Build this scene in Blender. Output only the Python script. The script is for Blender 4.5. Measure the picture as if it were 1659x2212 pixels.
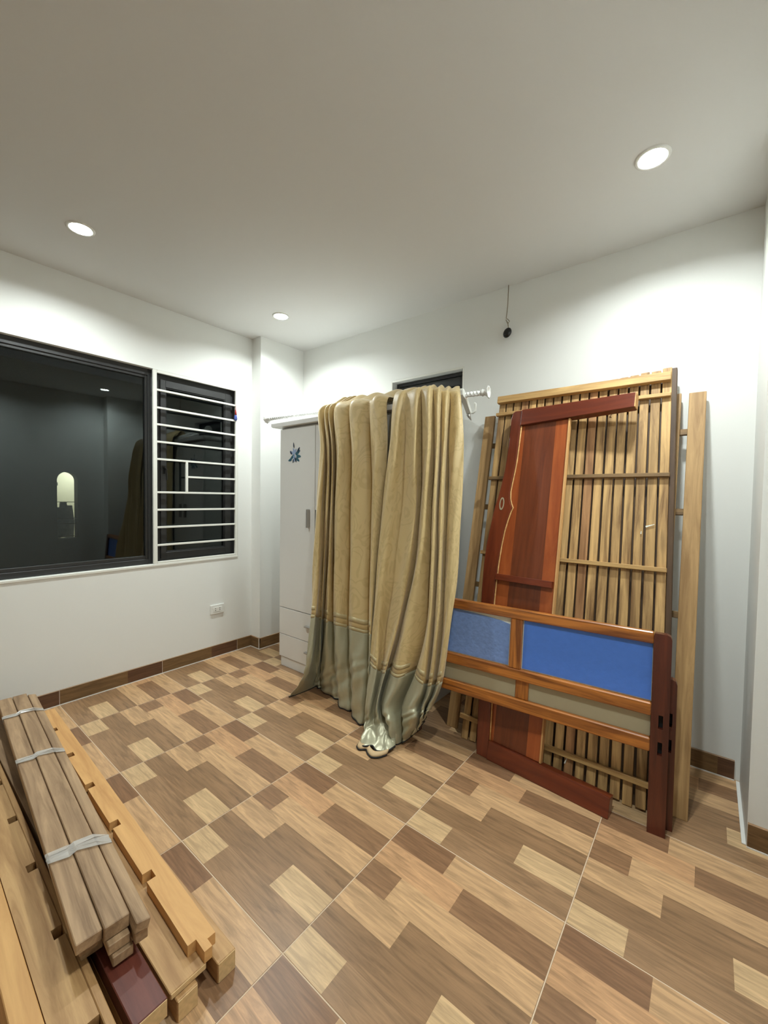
import bpy, bmesh, math, random
from mathutils import Matrix, Vector

random.seed(7)
for o in list(bpy.data.objects):
    bpy.data.objects.remove(o, do_unlink=True)
scene = bpy.context.scene
COL = scene.collection

# ------------------------------------------------------------------ camera
cam_data = bpy.data.cameras.new('camera')
cam_data.sensor_fit = 'VERTICAL'
cam_data.sensor_height = 36.0
cam_data.sensor_width = 27.0
cam_data.lens = 36.0 * 886.755 / 2212.0
cam_data.clip_start = 0.02
cam = bpy.data.objects.new('camera', cam_data)
COL.objects.link(cam)
YAW, PITCH, ROLL = -0.6706, -0.0342, 0.0146
_f = Vector((math.sin(YAW) * math.cos(PITCH), math.cos(YAW) * math.cos(PITCH), math.sin(PITCH)))
_r0 = Vector((math.cos(YAW), -math.sin(YAW), 0))
_u0 = _r0.cross(_f)
_r = _r0 * math.cos(ROLL) + _u0 * math.sin(ROLL)
_u = _u0 * math.cos(ROLL) - _r0 * math.sin(ROLL)
cam.matrix_world = Matrix(((_r.x, _u.x, -_f.x, 3.0743), (_r.y, _u.y, -_f.y, -2.4997),
                           (_r.z, _u.z, -_f.z, 1.2928), (0, 0, 0, 1)))
scene.camera = cam

# ------------------------------------------------------------------ world: night outside
world = bpy.data.worlds.new('night')
world.use_nodes = True
world.node_tree.nodes['Background'].inputs[0].default_value = (0.02, 0.025, 0.035, 1)
world.node_tree.nodes['Background'].inputs[1].default_value = 0.25
scene.world = world

# ------------------------------------------------------------------ exposure
scene.view_settings.view_transform = 'Standard'
scene.view_settings.look = 'None'
scene.view_settings.gamma = 1.0
scene.view_settings.use_curve_mapping = False
scene.view_settings.exposure = 1.22
LAMP_STRENGTH = 520.0          # radiance of each ceiling downlight diffuser
LAMP_COLOR = (0.92, 1.0, 0.985)

CEIL = 2.614
BACK_X = 3.38                  # inner face of the right wall
FRONT_Y = -4.3                 # wall behind the camera

# ------------------------------------------------------------------ helpers
def srgb(r, g, b):
    def f(c):
        c /= 255.0
        return c / 12.92 if c <= 0.04045 else ((c + 0.055) / 1.055) ** 2.4
    return (f(r), f(g), f(b), 1.0)

def tag(o, label=None, cat=None, group=None, kind=None):
    if label: o['label'] = label
    if cat: o['category'] = cat
    if group: o['group'] = group
    if kind: o['kind'] = kind
    return o

def empty(name, loc=(0, 0, 0), mat=None):
    o = bpy.data.objects.new(name, None)
    o.empty_display_size = 0.05
    COL.objects.link(o)
    if mat is not None:
        o.matrix_world = mat
    else:
        o.location = loc
    return o

def link(name, me, mat=None, parent=None, local=None):
    o = bpy.data.objects.new(name, me)
    COL.objects.link(o)
    if mat is not None and len(me.materials) == 0:
        for m in (mat if isinstance(mat, (list, tuple)) else [mat]):
            me.materials.append(m)
    if parent is not None:
        o.parent = parent
    if local is not None:
        o.matrix_local = local
    return o

def mesh_of(bm, name='mesh', smooth=False):
    bmesh.ops.recalc_face_normals(bm, faces=bm.faces)
    me = bpy.data.meshes.new(name)
    bm.to_mesh(me)
    bm.free()
    if smooth:
        for p in me.polygons:
            p.use_smooth = True
    return me

def add_box(bm, lo, hi, bev=0.0, seg=1, mi=0):
    vs = [bm.verts.new((x, y, z)) for x in (lo[0], hi[0]) for y in (lo[1], hi[1]) for z in (lo[2], hi[2])]
    idx = [(0, 1, 3, 2), (4, 6, 7, 5), (0, 4, 5, 1), (2, 3, 7, 6), (0, 2, 6, 4), (1, 5, 7, 3)]
    fs = [bm.faces.new([vs[i] for i in q]) for q in idx]
    for f in fs:
        f.material_index = mi
    if bev > 0:
        es = {e for f in fs for e in f.edges}
        r = bmesh.ops.bevel(bm, geom=list(es), offset=bev, segments=seg, affect='EDGES', profile=0.6)
        for f in r['faces']:
            f.material_index = mi
    return vs

def box_mesh(lo, hi, bev=0.0, seg=1):
    bm = bmesh.new()
    add_box(bm, lo, hi, bev, seg)
    return mesh_of(bm)

def add_prism(bm, pts, z0, z1, bev=0.0, axis='z'):
    """extrude a 2D outline; axis tells which local axis is the extrusion direction"""
    def P(p, h):
        return {'z': (p[0], p[1], h), 'y': (p[0], h, p[1]), 'x': (h, p[0], p[1])}[axis]
    a = [bm.verts.new(P(p, z0)) for p in pts]
    b = [bm.verts.new(P(p, z1)) for p in pts]
    n = len(pts)
    fs = [bm.faces.new(a[::-1]), bm.faces.new(b)]
    for i in range(n):
        fs.append(bm.faces.new((a[i], a[(i + 1) % n], b[(i + 1) % n], b[i])))
    if bev > 0:
        bmesh.ops.recalc_face_normals(bm, faces=fs)
        es = [e for e in {e for f in fs[:2] for e in f.edges}]
        bmesh.ops.bevel(bm, geom=es, offset=bev, segments=2, affect='EDGES', profile=0.6)

def prism_mesh(pts, z0, z1, bev=0.0, axis='z'):
    bm = bmesh.new()
    add_prism(bm, pts, z0, z1, bev, axis)
    return mesh_of(bm)

def add_tube(bm, path, rad, n=10, cap=True):
    """round tube along a list of points; rad number or list"""
    path = [Vector(p) for p in path]
    rings = []
    up = None
    for i, p in enumerate(path):
        t = (path[min(i + 1, len(path) - 1)] - path[max(i - 1, 0)]).normalized()
        if up is None:
            up = Vector((0, 0, 1)) if abs(t.z) < 0.9 else Vector((1, 0, 0))
        s = t.cross(up).normalized()
        up = s.cross(t).normalized()
        r = rad[i] if isinstance(rad, (list, tuple)) else rad
        rings.append([bm.verts.new(p + (s * math.cos(a) + up * math.sin(a)) * r)
                      for a in [2 * math.pi * k / n for k in range(n)]])
    for a, b in zip(rings, rings[1:]):
        for k in range(n):
            bm.faces.new((a[k], a[(k + 1) % n], b[(k + 1) % n], b[k]))
    if cap:
        bm.faces.new(rings[0][::-1])
        bm.faces.new(rings[-1])

def tube_mesh(path, rad, n=10):
    bm = bmesh.new()
    add_tube(bm, path, rad, n)
    return mesh_of(bm, smooth=True)

def frame_matrix(O, a, v, n):
    return Matrix(((a.x, v.x, n.x, O[0]), (a.y, v.y, n.y, O[1]), (a.z, v.z, n.z, O[2]), (0, 0, 0, 1)))

def lean(x0, y0, tilt, slope=0.0):
    """frame of a thing leaning back on the rear wall: local X along its foot, local Y up its face,
    local Z out of its face towards the room"""
    a = Vector((1, slope, 0)).normalized()
    b = Vector((-a.y, a.x, 0))
    v = b * math.sin(tilt) + Vector((0, 0, math.cos(tilt)))
    n = a.cross(v)
    return frame_matrix((x0, y0, 0), a, v, n)

# ------------------------------------------------------------------ materials
def new_mat(name):
    m = bpy.data.materials.new(name)
    m.use_nodes = True
    nt = m.node_tree
    b = nt.nodes['Principled BSDF']
    return m, nt, b

def plain(name, col, rough=0.5, metal=0.0, bump=0.0, bscale=60.0, var=0.0, spec=0.5):
    m, nt, b = new_mat(name)
    b.inputs['Base Color'].default_value = col
    b.inputs['Roughness'].default_value = rough
    b.inputs['Metallic'].default_value = metal
    b.inputs['Specular IOR Level'].default_value = spec
    tc = nt.nodes.new('ShaderNodeTexCoord')
    no = nt.nodes.new('ShaderNodeTexNoise')
    no.inputs['Scale'].default_value = bscale
    no.inputs['Detail'].default_value = 4
    nt.links.new(tc.outputs['Object'], no.inputs['Vector'])
    if var > 0:
        mr = nt.nodes.new('ShaderNodeMapRange')
        mr.inputs['To Min'].default_value = 1 - var
        mr.inputs['To Max'].default_value = 1 + var
        nt.links.new(no.outputs['Fac'], mr.inputs['Value'])
        mx = nt.nodes.new('ShaderNodeMix'); mx.data_type = 'RGBA'; mx.blend_type = 'MULTIPLY'
        mx.inputs['Factor'].default_value = 1
        mx.inputs['A'].default_value = col
        nt.links.new(mr.outputs['Result'], mx.inputs['B'])
        nt.links.new(mx.outputs['Result'], b.inputs['Base Color'])
    if bump > 0:
        bp = nt.nodes.new('ShaderNodeBump')
        bp.inputs['Strength'].default_value = bump
        bp.inputs['Distance'].default_value = 0.002
        nt.links.new(no.outputs['Fac'], bp.inputs['Height'])
        nt.links.new(bp.outputs['Normal'], b.inputs['Normal'])
    return m

def wood(name, light, dark, rough=0.5, stretch=(1.2, 16, 16), var=0.10, axis='X', coat=0.0, contrast=(0.34, 0.68), knots=0.0):
    """wood with grain along a local axis; every object of it differs a little"""
    m, nt, b = new_mat(name)
    N = nt.nodes.new; Lk = nt.links.new
    tc = N('ShaderNodeTexCoord'); oi = N('ShaderNodeObjectInfo')
    off = N('ShaderNodeVectorMath'); off.operation = 'MULTIPLY_ADD'
    cmb = N('ShaderNodeCombineXYZ')
    for i in range(3): Lk(oi.outputs['Random'], cmb.inputs[i])
    off.inputs[1].default_value = (7.3, 5.1, 3.7)
    Lk(cmb.outputs[0], off.inputs[0]); Lk(tc.outputs['Object'], off.inputs[2])
    mp = N('ShaderNodeMapping')
    s = {'X': stretch, 'Y': (stretch[1], stretch[0], stretch[2]), 'Z': (stretch[1], stretch[2], stretch[0])}[axis]
    mp.inputs['Scale'].default_value = s
    Lk(off.outputs[0], mp.inputs['Vector'])
    no = N('ShaderNodeTexNoise'); no.inputs['Scale'].default_value = 2.0
    no.inputs['Detail'].default_value = 6; no.inputs['Roughness'].default_value = 0.62
    no.inputs['Distortion'].default_value = 0.7
    Lk(mp.outputs[0], no.inputs['Vector'])
    rp = N('ShaderNodeValToRGB')
    rp.color_ramp.elements[0].position = contrast[0]; rp.color_ramp.elements[0].color = dark
    rp.color_ramp.elements[1].position = contrast[1]; rp.color_ramp.elements[1].color = light
    Lk(no.outputs['Fac'], rp.inputs['Fac'])
    hs = N('ShaderNodeHueSaturation')
    mr = N('ShaderNodeMapRange'); mr.inputs['To Min'].default_value = 1 - var; mr.inputs['To Max'].default_value = 1 + var
    Lk(oi.outputs['Random'], mr.inputs['Value']); Lk(mr.outputs[0], hs.inputs['Value'])
    Lk(rp.outputs[0], hs.inputs['Color'])
    last = hs.outputs[0]
    if knots > 0:
        vo = N('ShaderNodeTexVoronoi'); vo.inputs['Scale'].default_value = 1.0
        mp2 = N('ShaderNodeMapping')
        k = {'X': (2.2, 9, 9), 'Y': (9, 2.2, 9), 'Z': (9, 9, 2.2)}[axis]
        mp2.inputs['Scale'].default_value = k
        Lk(off.outputs[0], mp2.inputs['Vector']); Lk(mp2.outputs[0], vo.inputs['Vector'])
        kr = N('ShaderNodeMapRange'); kr.inputs['From Min'].default_value = 0.04; kr.inputs['From Max'].default_value = 0.16
        kr.inputs['To Min'].default_value = knots; kr.inputs['To Max'].default_value = 0.0
        Lk(vo.outputs['Distance'], kr.inputs['Value'])
        mk = N('ShaderNodeMix'); mk.data_type = 'RGBA'
        mk.inputs['B'].default_value = tuple(c * 0.35 for c in dark[:3]) + (1,)
        Lk(kr.outputs[0], mk.inputs['Factor']); Lk(last, mk.inputs['A'])
        last = mk.outputs['Result']
    Lk(last, b.inputs['Base Color'])
    b.inputs['Roughness'].default_value = rough
    b.inputs['Coat Weight'].default_value = coat
    b.inputs['Coat Roughness'].default_value = 0.25
    bp = N('ShaderNodeBump'); bp.inputs['Strength'].default_value = 0.25; bp.inputs['Distance'].default_value = 0.001
    Lk(no.outputs['Fac'], bp.inputs['Height']); Lk(bp.outputs[0], b.inputs['Normal'])
    return m

def emissive(name, col, s):
    m, nt, b = new_mat(name)
    b.inputs['Base Color'].default_value = (0.8, 0.8, 0.8, 1)
    b.inputs['Emission Color'].default_value = (*col[:3], 1)
    b.inputs['Emission Strength'].default_value = s
    return m

def glass_mat(name, tint=(0.5, 0.55, 0.56)):
    """window glass: mirror reflection by Fresnel over tinted see-through"""
    m = bpy.data.materials.new(name); m.use_nodes = True
    nt = m.node_tree; nt.nodes.clear()
    out = nt.nodes.new('ShaderNodeOutputMaterial')
    mix = nt.nodes.new('ShaderNodeMixShader'); fr = nt.nodes.new('ShaderNodeFresnel')
    fr.inputs['IOR'].default_value = 1.58
    tr = nt.nodes.new('ShaderNodeBsdfTransparent'); tr.inputs[0].default_value = (*tint, 1)
    gl = nt.nodes.new('ShaderNodeBsdfGlossy'); gl.inputs['Roughness'].default_value = 0.0
    gl.inputs[0].default_value = (0.9, 0.97, 0.96, 1)
    nt.links.new(fr.outputs[0], mix.inputs[0]); nt.links.new(tr.outputs[0], mix.inputs[1]); nt.links.new(gl.outputs[0], mix.inputs[2])
    nt.links.new(mix.outputs[0], out.inputs[0])
    return m

def tile_print(name, rough=0.34):
    """glazed tile: printed plank colours come with the tile, fine grain runs along X"""
    m, nt, b = new_mat(name)
    N = nt.nodes.new; Lk = nt.links.new
    at = N('ShaderNodeAttribute'); at.attribute_name = 'plank'
    tc = N('ShaderNodeTexCoord'); mp = N('ShaderNodeMapping'); mp.inputs['Scale'].default_value = (2.2, 26, 1)
    add = N('ShaderNodeVectorMath'); add.operation = 'MULTIPLY_ADD'; add.inputs[1].default_value = (13.0, 7.0, 5.0)
    Lk(at.outputs['Color'], add.inputs[0]); Lk(tc.outputs['Object'], add.inputs[2])
    Lk(add.outputs[0], mp.inputs['Vector'])
    no = N('ShaderNodeTexNoise'); no.inputs['Scale'].default_value = 2.4; no.inputs['Detail'].default_value = 7
    no.inputs['Roughness'].default_value = 0.65; no.inputs['Distortion'].default_value = 0.9
    Lk(mp.outputs[0], no.inputs['Vector'])
    mr = N('ShaderNodeMapRange'); mr.inputs['From Min'].default_value = 0.3; mr.inputs['From Max'].default_value = 0.7
    mr.inputs['To Min'].default_value = 0.60; mr.inputs['To Max'].default_value = 1.22
    Lk(no.outputs['Fac'], mr.inputs['Value'])
    mx = N('ShaderNodeMix'); mx.data_type = 'RGBA'; mx.blend_type = 'MULTIPLY'; mx.inputs['Factor'].default_value = 1
    Lk(at.outputs['Color'], mx.inputs['A']); Lk(mr.outputs[0], mx.inputs['B'])
    Lk(mx.outputs['Result'], b.inputs['Base Color'])
    b.inputs['Roughness'].default_value = rough
    b.inputs['Specular IOR Level'].default_value = 0.35
    bp = N('ShaderNodeBump'); bp.inputs['Strength'].default_value = 0.12; bp.inputs['Distance'].default_value = 0.001
    Lk(no.outputs['Fac'], bp.inputs['Height']); Lk(bp.outputs[0], b.inputs['Normal'])
    return m

def fabric(name, col, col2, rough, sheen, pattern, metal):
    m, nt, b = new_mat(name)
    N = nt.nodes.new; Lk = nt.links.new
    uv = N('ShaderNodeUVMap'); uv.uv_map = 'UVMap'
    no = N('ShaderNodeTexNoise'); no.inputs['Scale'].default_value = 5.5; no.inputs['Detail'].default_value = 2
    no.inputs['Distortion'].default_value = 1.6
    Lk(uv.outputs[0], no.inputs['Vector'])
    wv = N('ShaderNodeMath'); wv.operation = 'MULTIPLY'; wv.inputs[1].default_value = 34.0
    Lk(no.outputs['Fac'], wv.inputs[0])
    sn = N('ShaderNodeMath'); sn.operation = 'SINE'; Lk(wv.outputs[0], sn.inputs[0])
    mr = N('ShaderNodeMapRange'); mr.inputs['From Min'].default_value = 0.2; mr.inputs['From Max'].default_value = 0.9
    mr.inputs['To Max'].default_value = pattern
    Lk(sn.outputs[0], mr.inputs['Value'])
    mx = N('ShaderNodeMix'); mx.data_type = 'RGBA'
    mx.inputs['A'].default_value = col; mx.inputs['B'].default_value = col2
    Lk(mr.outputs[0], mx.inputs['Factor']); Lk(mx.outputs['Result'], b.inputs['Base Color'])
    b.inputs['Roughness'].default_value = rough
    b.inputs['Metallic'].default_value = metal
    b.inputs['Sheen Weight'].default_value = sheen
    b.inputs['Sheen Roughness'].default_value = 0.4
    b.inputs['Specular IOR Level'].default_value = 0.45
    wn = N('ShaderNodeTexNoise'); wn.inputs['Scale'].default_value = 240.0
    Lk(uv.outputs[0], wn.inputs['Vector'])
    bp = N('ShaderNodeBump'); bp.inputs['Strength'].default_value = 0.06; bp.inputs['Distance'].default_value = 0.001
    Lk(wn.outputs['Fac'], bp.inputs['Height']); Lk(bp.outputs[0], b.inputs['Normal'])
    return m

M = {}
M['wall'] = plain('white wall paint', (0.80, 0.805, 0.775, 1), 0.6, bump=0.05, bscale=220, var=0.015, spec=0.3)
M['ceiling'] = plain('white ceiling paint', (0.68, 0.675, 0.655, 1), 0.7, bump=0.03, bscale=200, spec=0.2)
M['grout'] = plain('tile grout', (0.62, 0.48, 0.34, 1), 0.8, var=0.08)
M['caulk'] = plain('white caulk', (0.75, 0.74, 0.70, 1), 0.6, var=0.05)
M['tile'] = tile_print('wood print floor tile')
M['skirt'] = tile_print('wood print skirting tile', 0.4)
M['alu'] = plain('charcoal aluminium', (0.022, 0.022, 0.022, 1), 0.42, bump=0.02)
M['gasket'] = plain('black rubber gasket', (0.006, 0.006, 0.006, 1), 0.6)
M['glass'] = glass_mat('window glass')
M['white_steel'] = plain('white painted steel', (0.78, 0.78, 0.72, 1), 0.4, bump=0.03)
M['white_plastic'] = plain('white plastic', (0.78, 0.78, 0.74, 1), 0.35)
M['hole_shade'] = plain('slot shade', (0.01, 0.01, 0.01, 1), 0.7)  # near black, stands in for the shade deep inside slots
M['laminate'] = plain('white laminate', (0.74, 0.73, 0.70, 1), 0.32, bump=0.02)
M['laminate_edge'] = plain('white laminate panel edge', (0.76, 0.75, 0.73, 1), 0.35)
M['handle'] = plain('brushed grey handle', (0.42, 0.40, 0.37, 1), 0.35, metal=0.6)
M['rod'] = plain('white enamelled rod', (0.78, 0.78, 0.75, 1), 0.35, bump=0.1, bscale=90)
M['bulb'] = emissive('lit downlight diffuser', LAMP_COLOR, LAMP_STRENGTH)
M['black_gloss'] = plain('glossy black plastic', (0.006, 0.006, 0.006, 1), 0.08)
M['wire'] = plain('grey tan wire', (0.30, 0.25, 0.18, 1), 0.5)
M['slat'] = wood('pale hardwood slat', srgb(200, 162, 106), srgb(116, 84, 48), 0.6, var=0.14, knots=0.6, contrast=(0.33, 0.62))
M['slat_red'] = wood('reddish hardwood slat', srgb(184, 138, 92), srgb(126, 88, 54), 0.6, var=0.10, knots=0.5)
M['batten'] = wood('pale batten', srgb(205, 168, 108), srgb(150, 112, 66), 0.6, var=0.10)
M['batten_dark'] = wood('brown batten', srgb(138, 108, 68), srgb(98, 74, 44), 0.6, var=0.06)
M['shaded_brown'] = wood('shaded brown edge and gap board', srgb(88, 64, 40), srgb(58, 40, 24), 0.6, var=0.03)  # brown with the shade of panel edge and slat gaps in its colour
M['old_rail'] = wood('old tan rail', srgb(192, 156, 106), srgb(146, 112, 70), 0.6, var=0.06, knots=0.35)
M['red_wood'] = wood('red brown varnished wood', srgb(124, 54, 27), srgb(90, 34, 16), 0.33, var=0.04, coat=0.3, stretch=(1.0, 10, 10))
M['orange_panel'] = wood('orange varnished panel board', srgb(168, 88, 42), srgb(138, 64, 28), 0.33, var=0.05, coat=0.3, stretch=(1.0, 9, 9))
M['brown_panel'] = wood('brown varnished panel board', srgb(124, 62, 32), srgb(96, 44, 22), 0.33, var=0.03, coat=0.3, stretch=(1.0, 14, 14), knots=0.4)
M['pale_edge'] = wood('pale raw wood edge', srgb(218, 172, 112), srgb(180, 130, 78), 0.6, var=0.03)
M['orange_wood'] = wood('orange varnished wood', srgb(190, 118, 50), srgb(120, 66, 26), 0.32, var=0.03, coat=0.35, stretch=(1.0, 20, 20), contrast=(0.38, 0.6))
M['mahogany'] = wood('dark mahogany', srgb(98, 44, 26), srgb(66, 26, 15), 0.34, var=0.04, coat=0.25)
M['golden'] = wood('golden new wood', srgb(220, 172, 110), srgb(190, 140, 84), 0.55, var=0.04, knots=0.5, stretch=(1.0, 12, 12))
M['tan_wood'] = wood('tan wood', srgb(204, 164, 112), srgb(158, 118, 74), 0.55, var=0.05, knots=0.45)
M['end_grain'] = plain('pale end grain', srgb(214, 182, 132), 0.8, var=0.25, bscale=90)
M['grey_slat'] = wood('grey brown bundled slat', srgb(186, 154, 118), srgb(132, 104, 76), 0.6, var=0.08, knots=0.35)
M['dark_red'] = wood('dark red brown board', srgb(112, 56, 42), srgb(84, 36, 26), 0.45, var=0.03)
M['blue_film'] = plain('blue plastic film', srgb(78, 124, 212), 0.28, bump=0.45, bscale=34, var=0.06)
M['blue_grey_film'] = plain('crinkled grey blue film', srgb(118, 146, 200), 0.30, bump=0.8, bscale=48, var=0.22)
M['film_edge'] = plain('white film backing', srgb(226, 226, 214), 0.5)
M['cream_panel'] = plain('olive grey panel', srgb(168, 158, 130), 0.5, var=0.04, bscale=12)
M['gold_cloth'] = fabric('gold damask cloth', (0.58, 0.435, 0.21, 1), (0.47, 0.345, 0.155, 1), 0.46, 0.3, 0.6, 0.0)
M['gold_trim'] = fabric('pale gold ribbon', (0.48, 0.39, 0.21, 1), (0.40, 0.32, 0.16, 1), 0.40, 0.2, 0.3, 0.1)
M['satin'] = fabric('grey green satin', (0.43, 0.41, 0.285, 1), (0.40, 0.38, 0.26, 1), 0.34, 0.1, 0.2, 0.30)
M['lining'] = plain('beige curtain lining', srgb(196, 168, 128), 0.7, var=0.05)
M['black_edge'] = plain('black hem cord', (0.01, 0.009, 0.008, 1), 0.7)
M['plastic_wrap'] = plain('clear packing film', (0.72, 0.70, 0.66, 1), 0.18)
M['plastic_wrap'].node_tree.nodes['Principled BSDF'].inputs['Alpha'].default_value = 0.38
M['night_wall'] = plain('dark neighbour wall', (0.05, 0.05, 0.05, 1), 0.9, var=0.1, bscale=4)
M['cream_room'] = plain('cream lit plaster', (0.8, 0.78, 0.66, 1), 0.8)
M['grey_cloth'] = plain('grey washing', (0.42, 0.42, 0.42, 1), 0.9, var=0.6, bscale=14)
M['teal'] = plain('teal leaf print', srgb(52, 96, 112), 0.5, var=0.2)
M['pale_blue'] = plain('pale blue petal print', srgb(150, 168, 200), 0.5, var=0.2)
M['navy'] = plain('navy print', srgb(34, 52, 74), 0.5)
M['red_thread'] = plain('red thread', srgb(150, 36, 34), 0.8)
M['blue_cloth'] = plain('blue white cloth', srgb(70, 84, 150), 0.8, var=0.4, bscale=160)

# ================================================================== SETTING
RX = 3.369; FY = -4.19
TX0, TY0, TS = 2.169, -1.190, 0.6

def struct(o, label, cat):
    return tag(o, label, cat, kind='structure')

def multi_box(name, boxes, mat, parent=None):
    bm = bmesh.new()
    for lo, hi in boxes:
        add_box(bm, lo, hi)
    return link(name, mesh_of(bm), mat, parent)

floor = multi_box('floor', [((-0.15, FY - 0.15, -0.10), (RX + 0.15, 0.12, -0.0009))], M['grout'])
struct(floor, 'floor of brown and tan wood-print ceramic tiles', 'floor')

LIGHT = (0.555, 0.343, 0.178, 1); PALE = (0.585, 0.395, 0.212, 1); ORANGE = (0.56, 0.32, 0.162, 1)
DARK = (0.275, 0.150, 0.076, 1); MID = (0.325, 0.192, 0.100, 1); MID2 = (0.285, 0.165, 0.084, 1); DEEP = (0.255, 0.134, 0.068, 1)
# printed planks of one tile: six strips, (split position, colour before, colour after)
STRIPS = [(0.258, PALE, MID), (0.665, MID2, PALE), (0.378, LIGHT, MID2), (0.21, DARK, LIGHT), (0.51, ORANGE, DARK), (0.377, DEEP, LIGHT)]

def cells_mesh(cells, lo, hi, z0, z1, name):
    """a glazed tile: top split along its printed planks, colours kept per face"""
    me = bpy.data.meshes.new(name)
    V, F, Cc = [], [], []
    ch = 0.0015
    for (x0, x1, y0, y1, c) in cells:
        a, b = max(x0, lo[0]), min(x1, hi[0]); d, e = max(y0, lo[1]), min(y1, hi[1])
        if b - a < 1e-5 or e - d < 1e-5: continue
        f = lambda v, l, h: l + ch if abs(v - l) < 1e-6 else (h - ch if abs(v - h) < 1e-6 else v)
        a2, b2, d2, e2 = f(a, lo[0], hi[0]), f(b, lo[0], hi[0]), f(d, lo[1], hi[1]), f(e, lo[1], hi[1])
        i = len(V)
        V += [(a2, d2, z1), (b2, d2, z1), (b2, e2, z1), (a2, e2, z1)]
        F.append((i, i + 1, i + 2, i + 3)); Cc.append(c)
    base = len(V)
    l, h = lo, hi
    V += [(l[0] + ch, l[1] + ch, z1), (h[0] - ch, l[1] + ch, z1), (h[0] - ch, h[1] - ch, z1), (l[0] + ch, h[1] - ch, z1)]
    V += [(l[0], l[1], z1 - ch), (h[0], l[1], z1 - ch), (h[0], h[1], z1 - ch), (l[0], h[1], z1 - ch)]
    V += [(l[0], l[1], z0), (h[0], l[1], z0), (h[0], h[1], z0), (l[0], h[1], z0)]
    for k in range(4):
        n = (k + 1) % 4
        F.append((base + 4 + k, base + 4 + n, base + n, base + k)); Cc.append(MID)
        F.append((base + 8 + k, base + 8 + n, base + 4 + n, base + 4 + k)); Cc.append(MID)
    me.from_pydata(V, [], F)
    at = me.attributes.new('plank', 'FLOAT_COLOR', 'FACE')
    for i, c in enumerate(Cc):
        at.data[i].color = c
    me.update()
    return me

TILE_CELLS = []
for s, (sp, c0, c1) in enumerate(STRIPS):
    y0, y1 = s * TS / 6, (s + 1) * TS / 6
    TILE_CELLS += [(0, sp * TS, y0, y1, c0), (sp * TS, TS, y0, y1, c1)]
cache = {}
for i in range(-4, 2):
    for j in range(-5, 2):
        x0, y0 = TX0 + i * TS, TY0 + j * TS
        lo = (max(0.0, 0.002 - x0) if x0 < 0 else 0.0009, 0.0009)
        hi = (min(TS - 0.0009, RX - x0 - 0.001), min(TS - 0.0009, -0.001 - y0))
        if hi[0] - lo[0] < 0.02 or hi[1] - lo[1] < 0.02: continue
        key = (round(lo[0], 4), round(lo[1], 4), round(hi[0], 4), round(hi[1], 4))
        if key not in cache:
            cache[key] = cells_mesh(TILE_CELLS, lo, hi, -0.008, 0.0, 'floor_tile')
        link('floor_tile', cache[key], M['tile'], floor, Matrix.Translation((x0, y0, 0)))

LAMPS = [(0.572, -1.812), (0.566, -0.588), (2.859, -0.600), (2.859, -1.812)]
bm = bmesh.new()
edges = []
def loop_edges(pts):
    vs = [bm.verts.new(p) for p in pts]
    return [bm.edges.new((vs[k], vs[(k + 1) % len(vs)])) for k in range(len(vs))]
edges += loop_edges([(-0.15, FY - 0.15, CEIL), (RX + 0.15, FY - 0.15, CEIL), (RX + 0.15, 0.12, CEIL), (-0.15, 0.12, CEIL)])
for lx, ly in LAMPS:
    edges += loop_edges([(lx + 0.050 * math.cos(2 * math.pi * k / 40), ly + 0.050 * math.sin(2 * math.pi * k / 40), CEIL) for k in range(40)])
bmesh.ops.triangle_fill(bm, use_beauty=True, use_dissolve=False, edges=edges)
add_box(bm, (-0.15, FY - 0.15, CEIL + 0.055), (RX + 0.15, 0.12, CEIL + 0.12))
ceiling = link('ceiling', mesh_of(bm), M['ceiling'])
struct(ceiling, 'plain white painted ceiling', 'ceiling')

WZ0, WZ1, WY0, WY1 = 0.795, 2.172, -2.45, -0.583
wall_left = multi_box('wall_left', [
    ((-0.15, FY, 0), (0, WY0, CEIL)), ((-0.15, WY1, 0), (0, 0.12, CEIL)),
    ((-0.15, WY0, 0), (0, WY1, WZ0)), ((-0.15, WY0, WZ1), (0, WY1, CEIL))], M['wall'])
struct(wall_left, 'white left wall with the dark window', 'wall')
link('corner_pier', box_mesh((0.0, -0.452, 0), (0.126, 0.0, CEIL)), M['wall'], wall_left)
link('window_sill', box_mesh((-0.036, WY0, WZ0 - 0.012), (0.006, WY1, WZ0 + 0.004), 0.002), M['white_steel'], wall_left)

BX0, BX1, BZ0, BZ1 = 1.156, 1.75, 1.10, 2.168
wall_back = multi_box('wall_back', [
    ((0, 0, 0), (BX0, 0.12, CEIL)), ((BX1, 0, 0), (RX + 0.15, 0.12, CEIL)),
    ((BX0, 0, 0), (BX1, 0.12, BZ0)), ((BX0, 0, BZ1), (BX1, 0.12, CEIL))], M['wall'])
struct(wall_back, 'white back wall behind the wardrobe and bed parts', 'wall')
wall_right = multi_box('wall_right', [((RX, FY, 0), (RX + 0.15, 0.0, CEIL))], M['wall'])
struct(wall_right, 'white right wall with corner pier', 'wall')
link('corner_pier', box_mesh((3.224, -0.456, 0), (RX, 0.0, CEIL)), M['wall'], wall_right)
wall_front = multi_box('wall_front', [((-0.15, FY - 0.15, 0), (RX + 0.15, FY, CEIL))], M['wall'])
struct(wall_front, 'white wall behind the viewer', 'wall')

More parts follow.
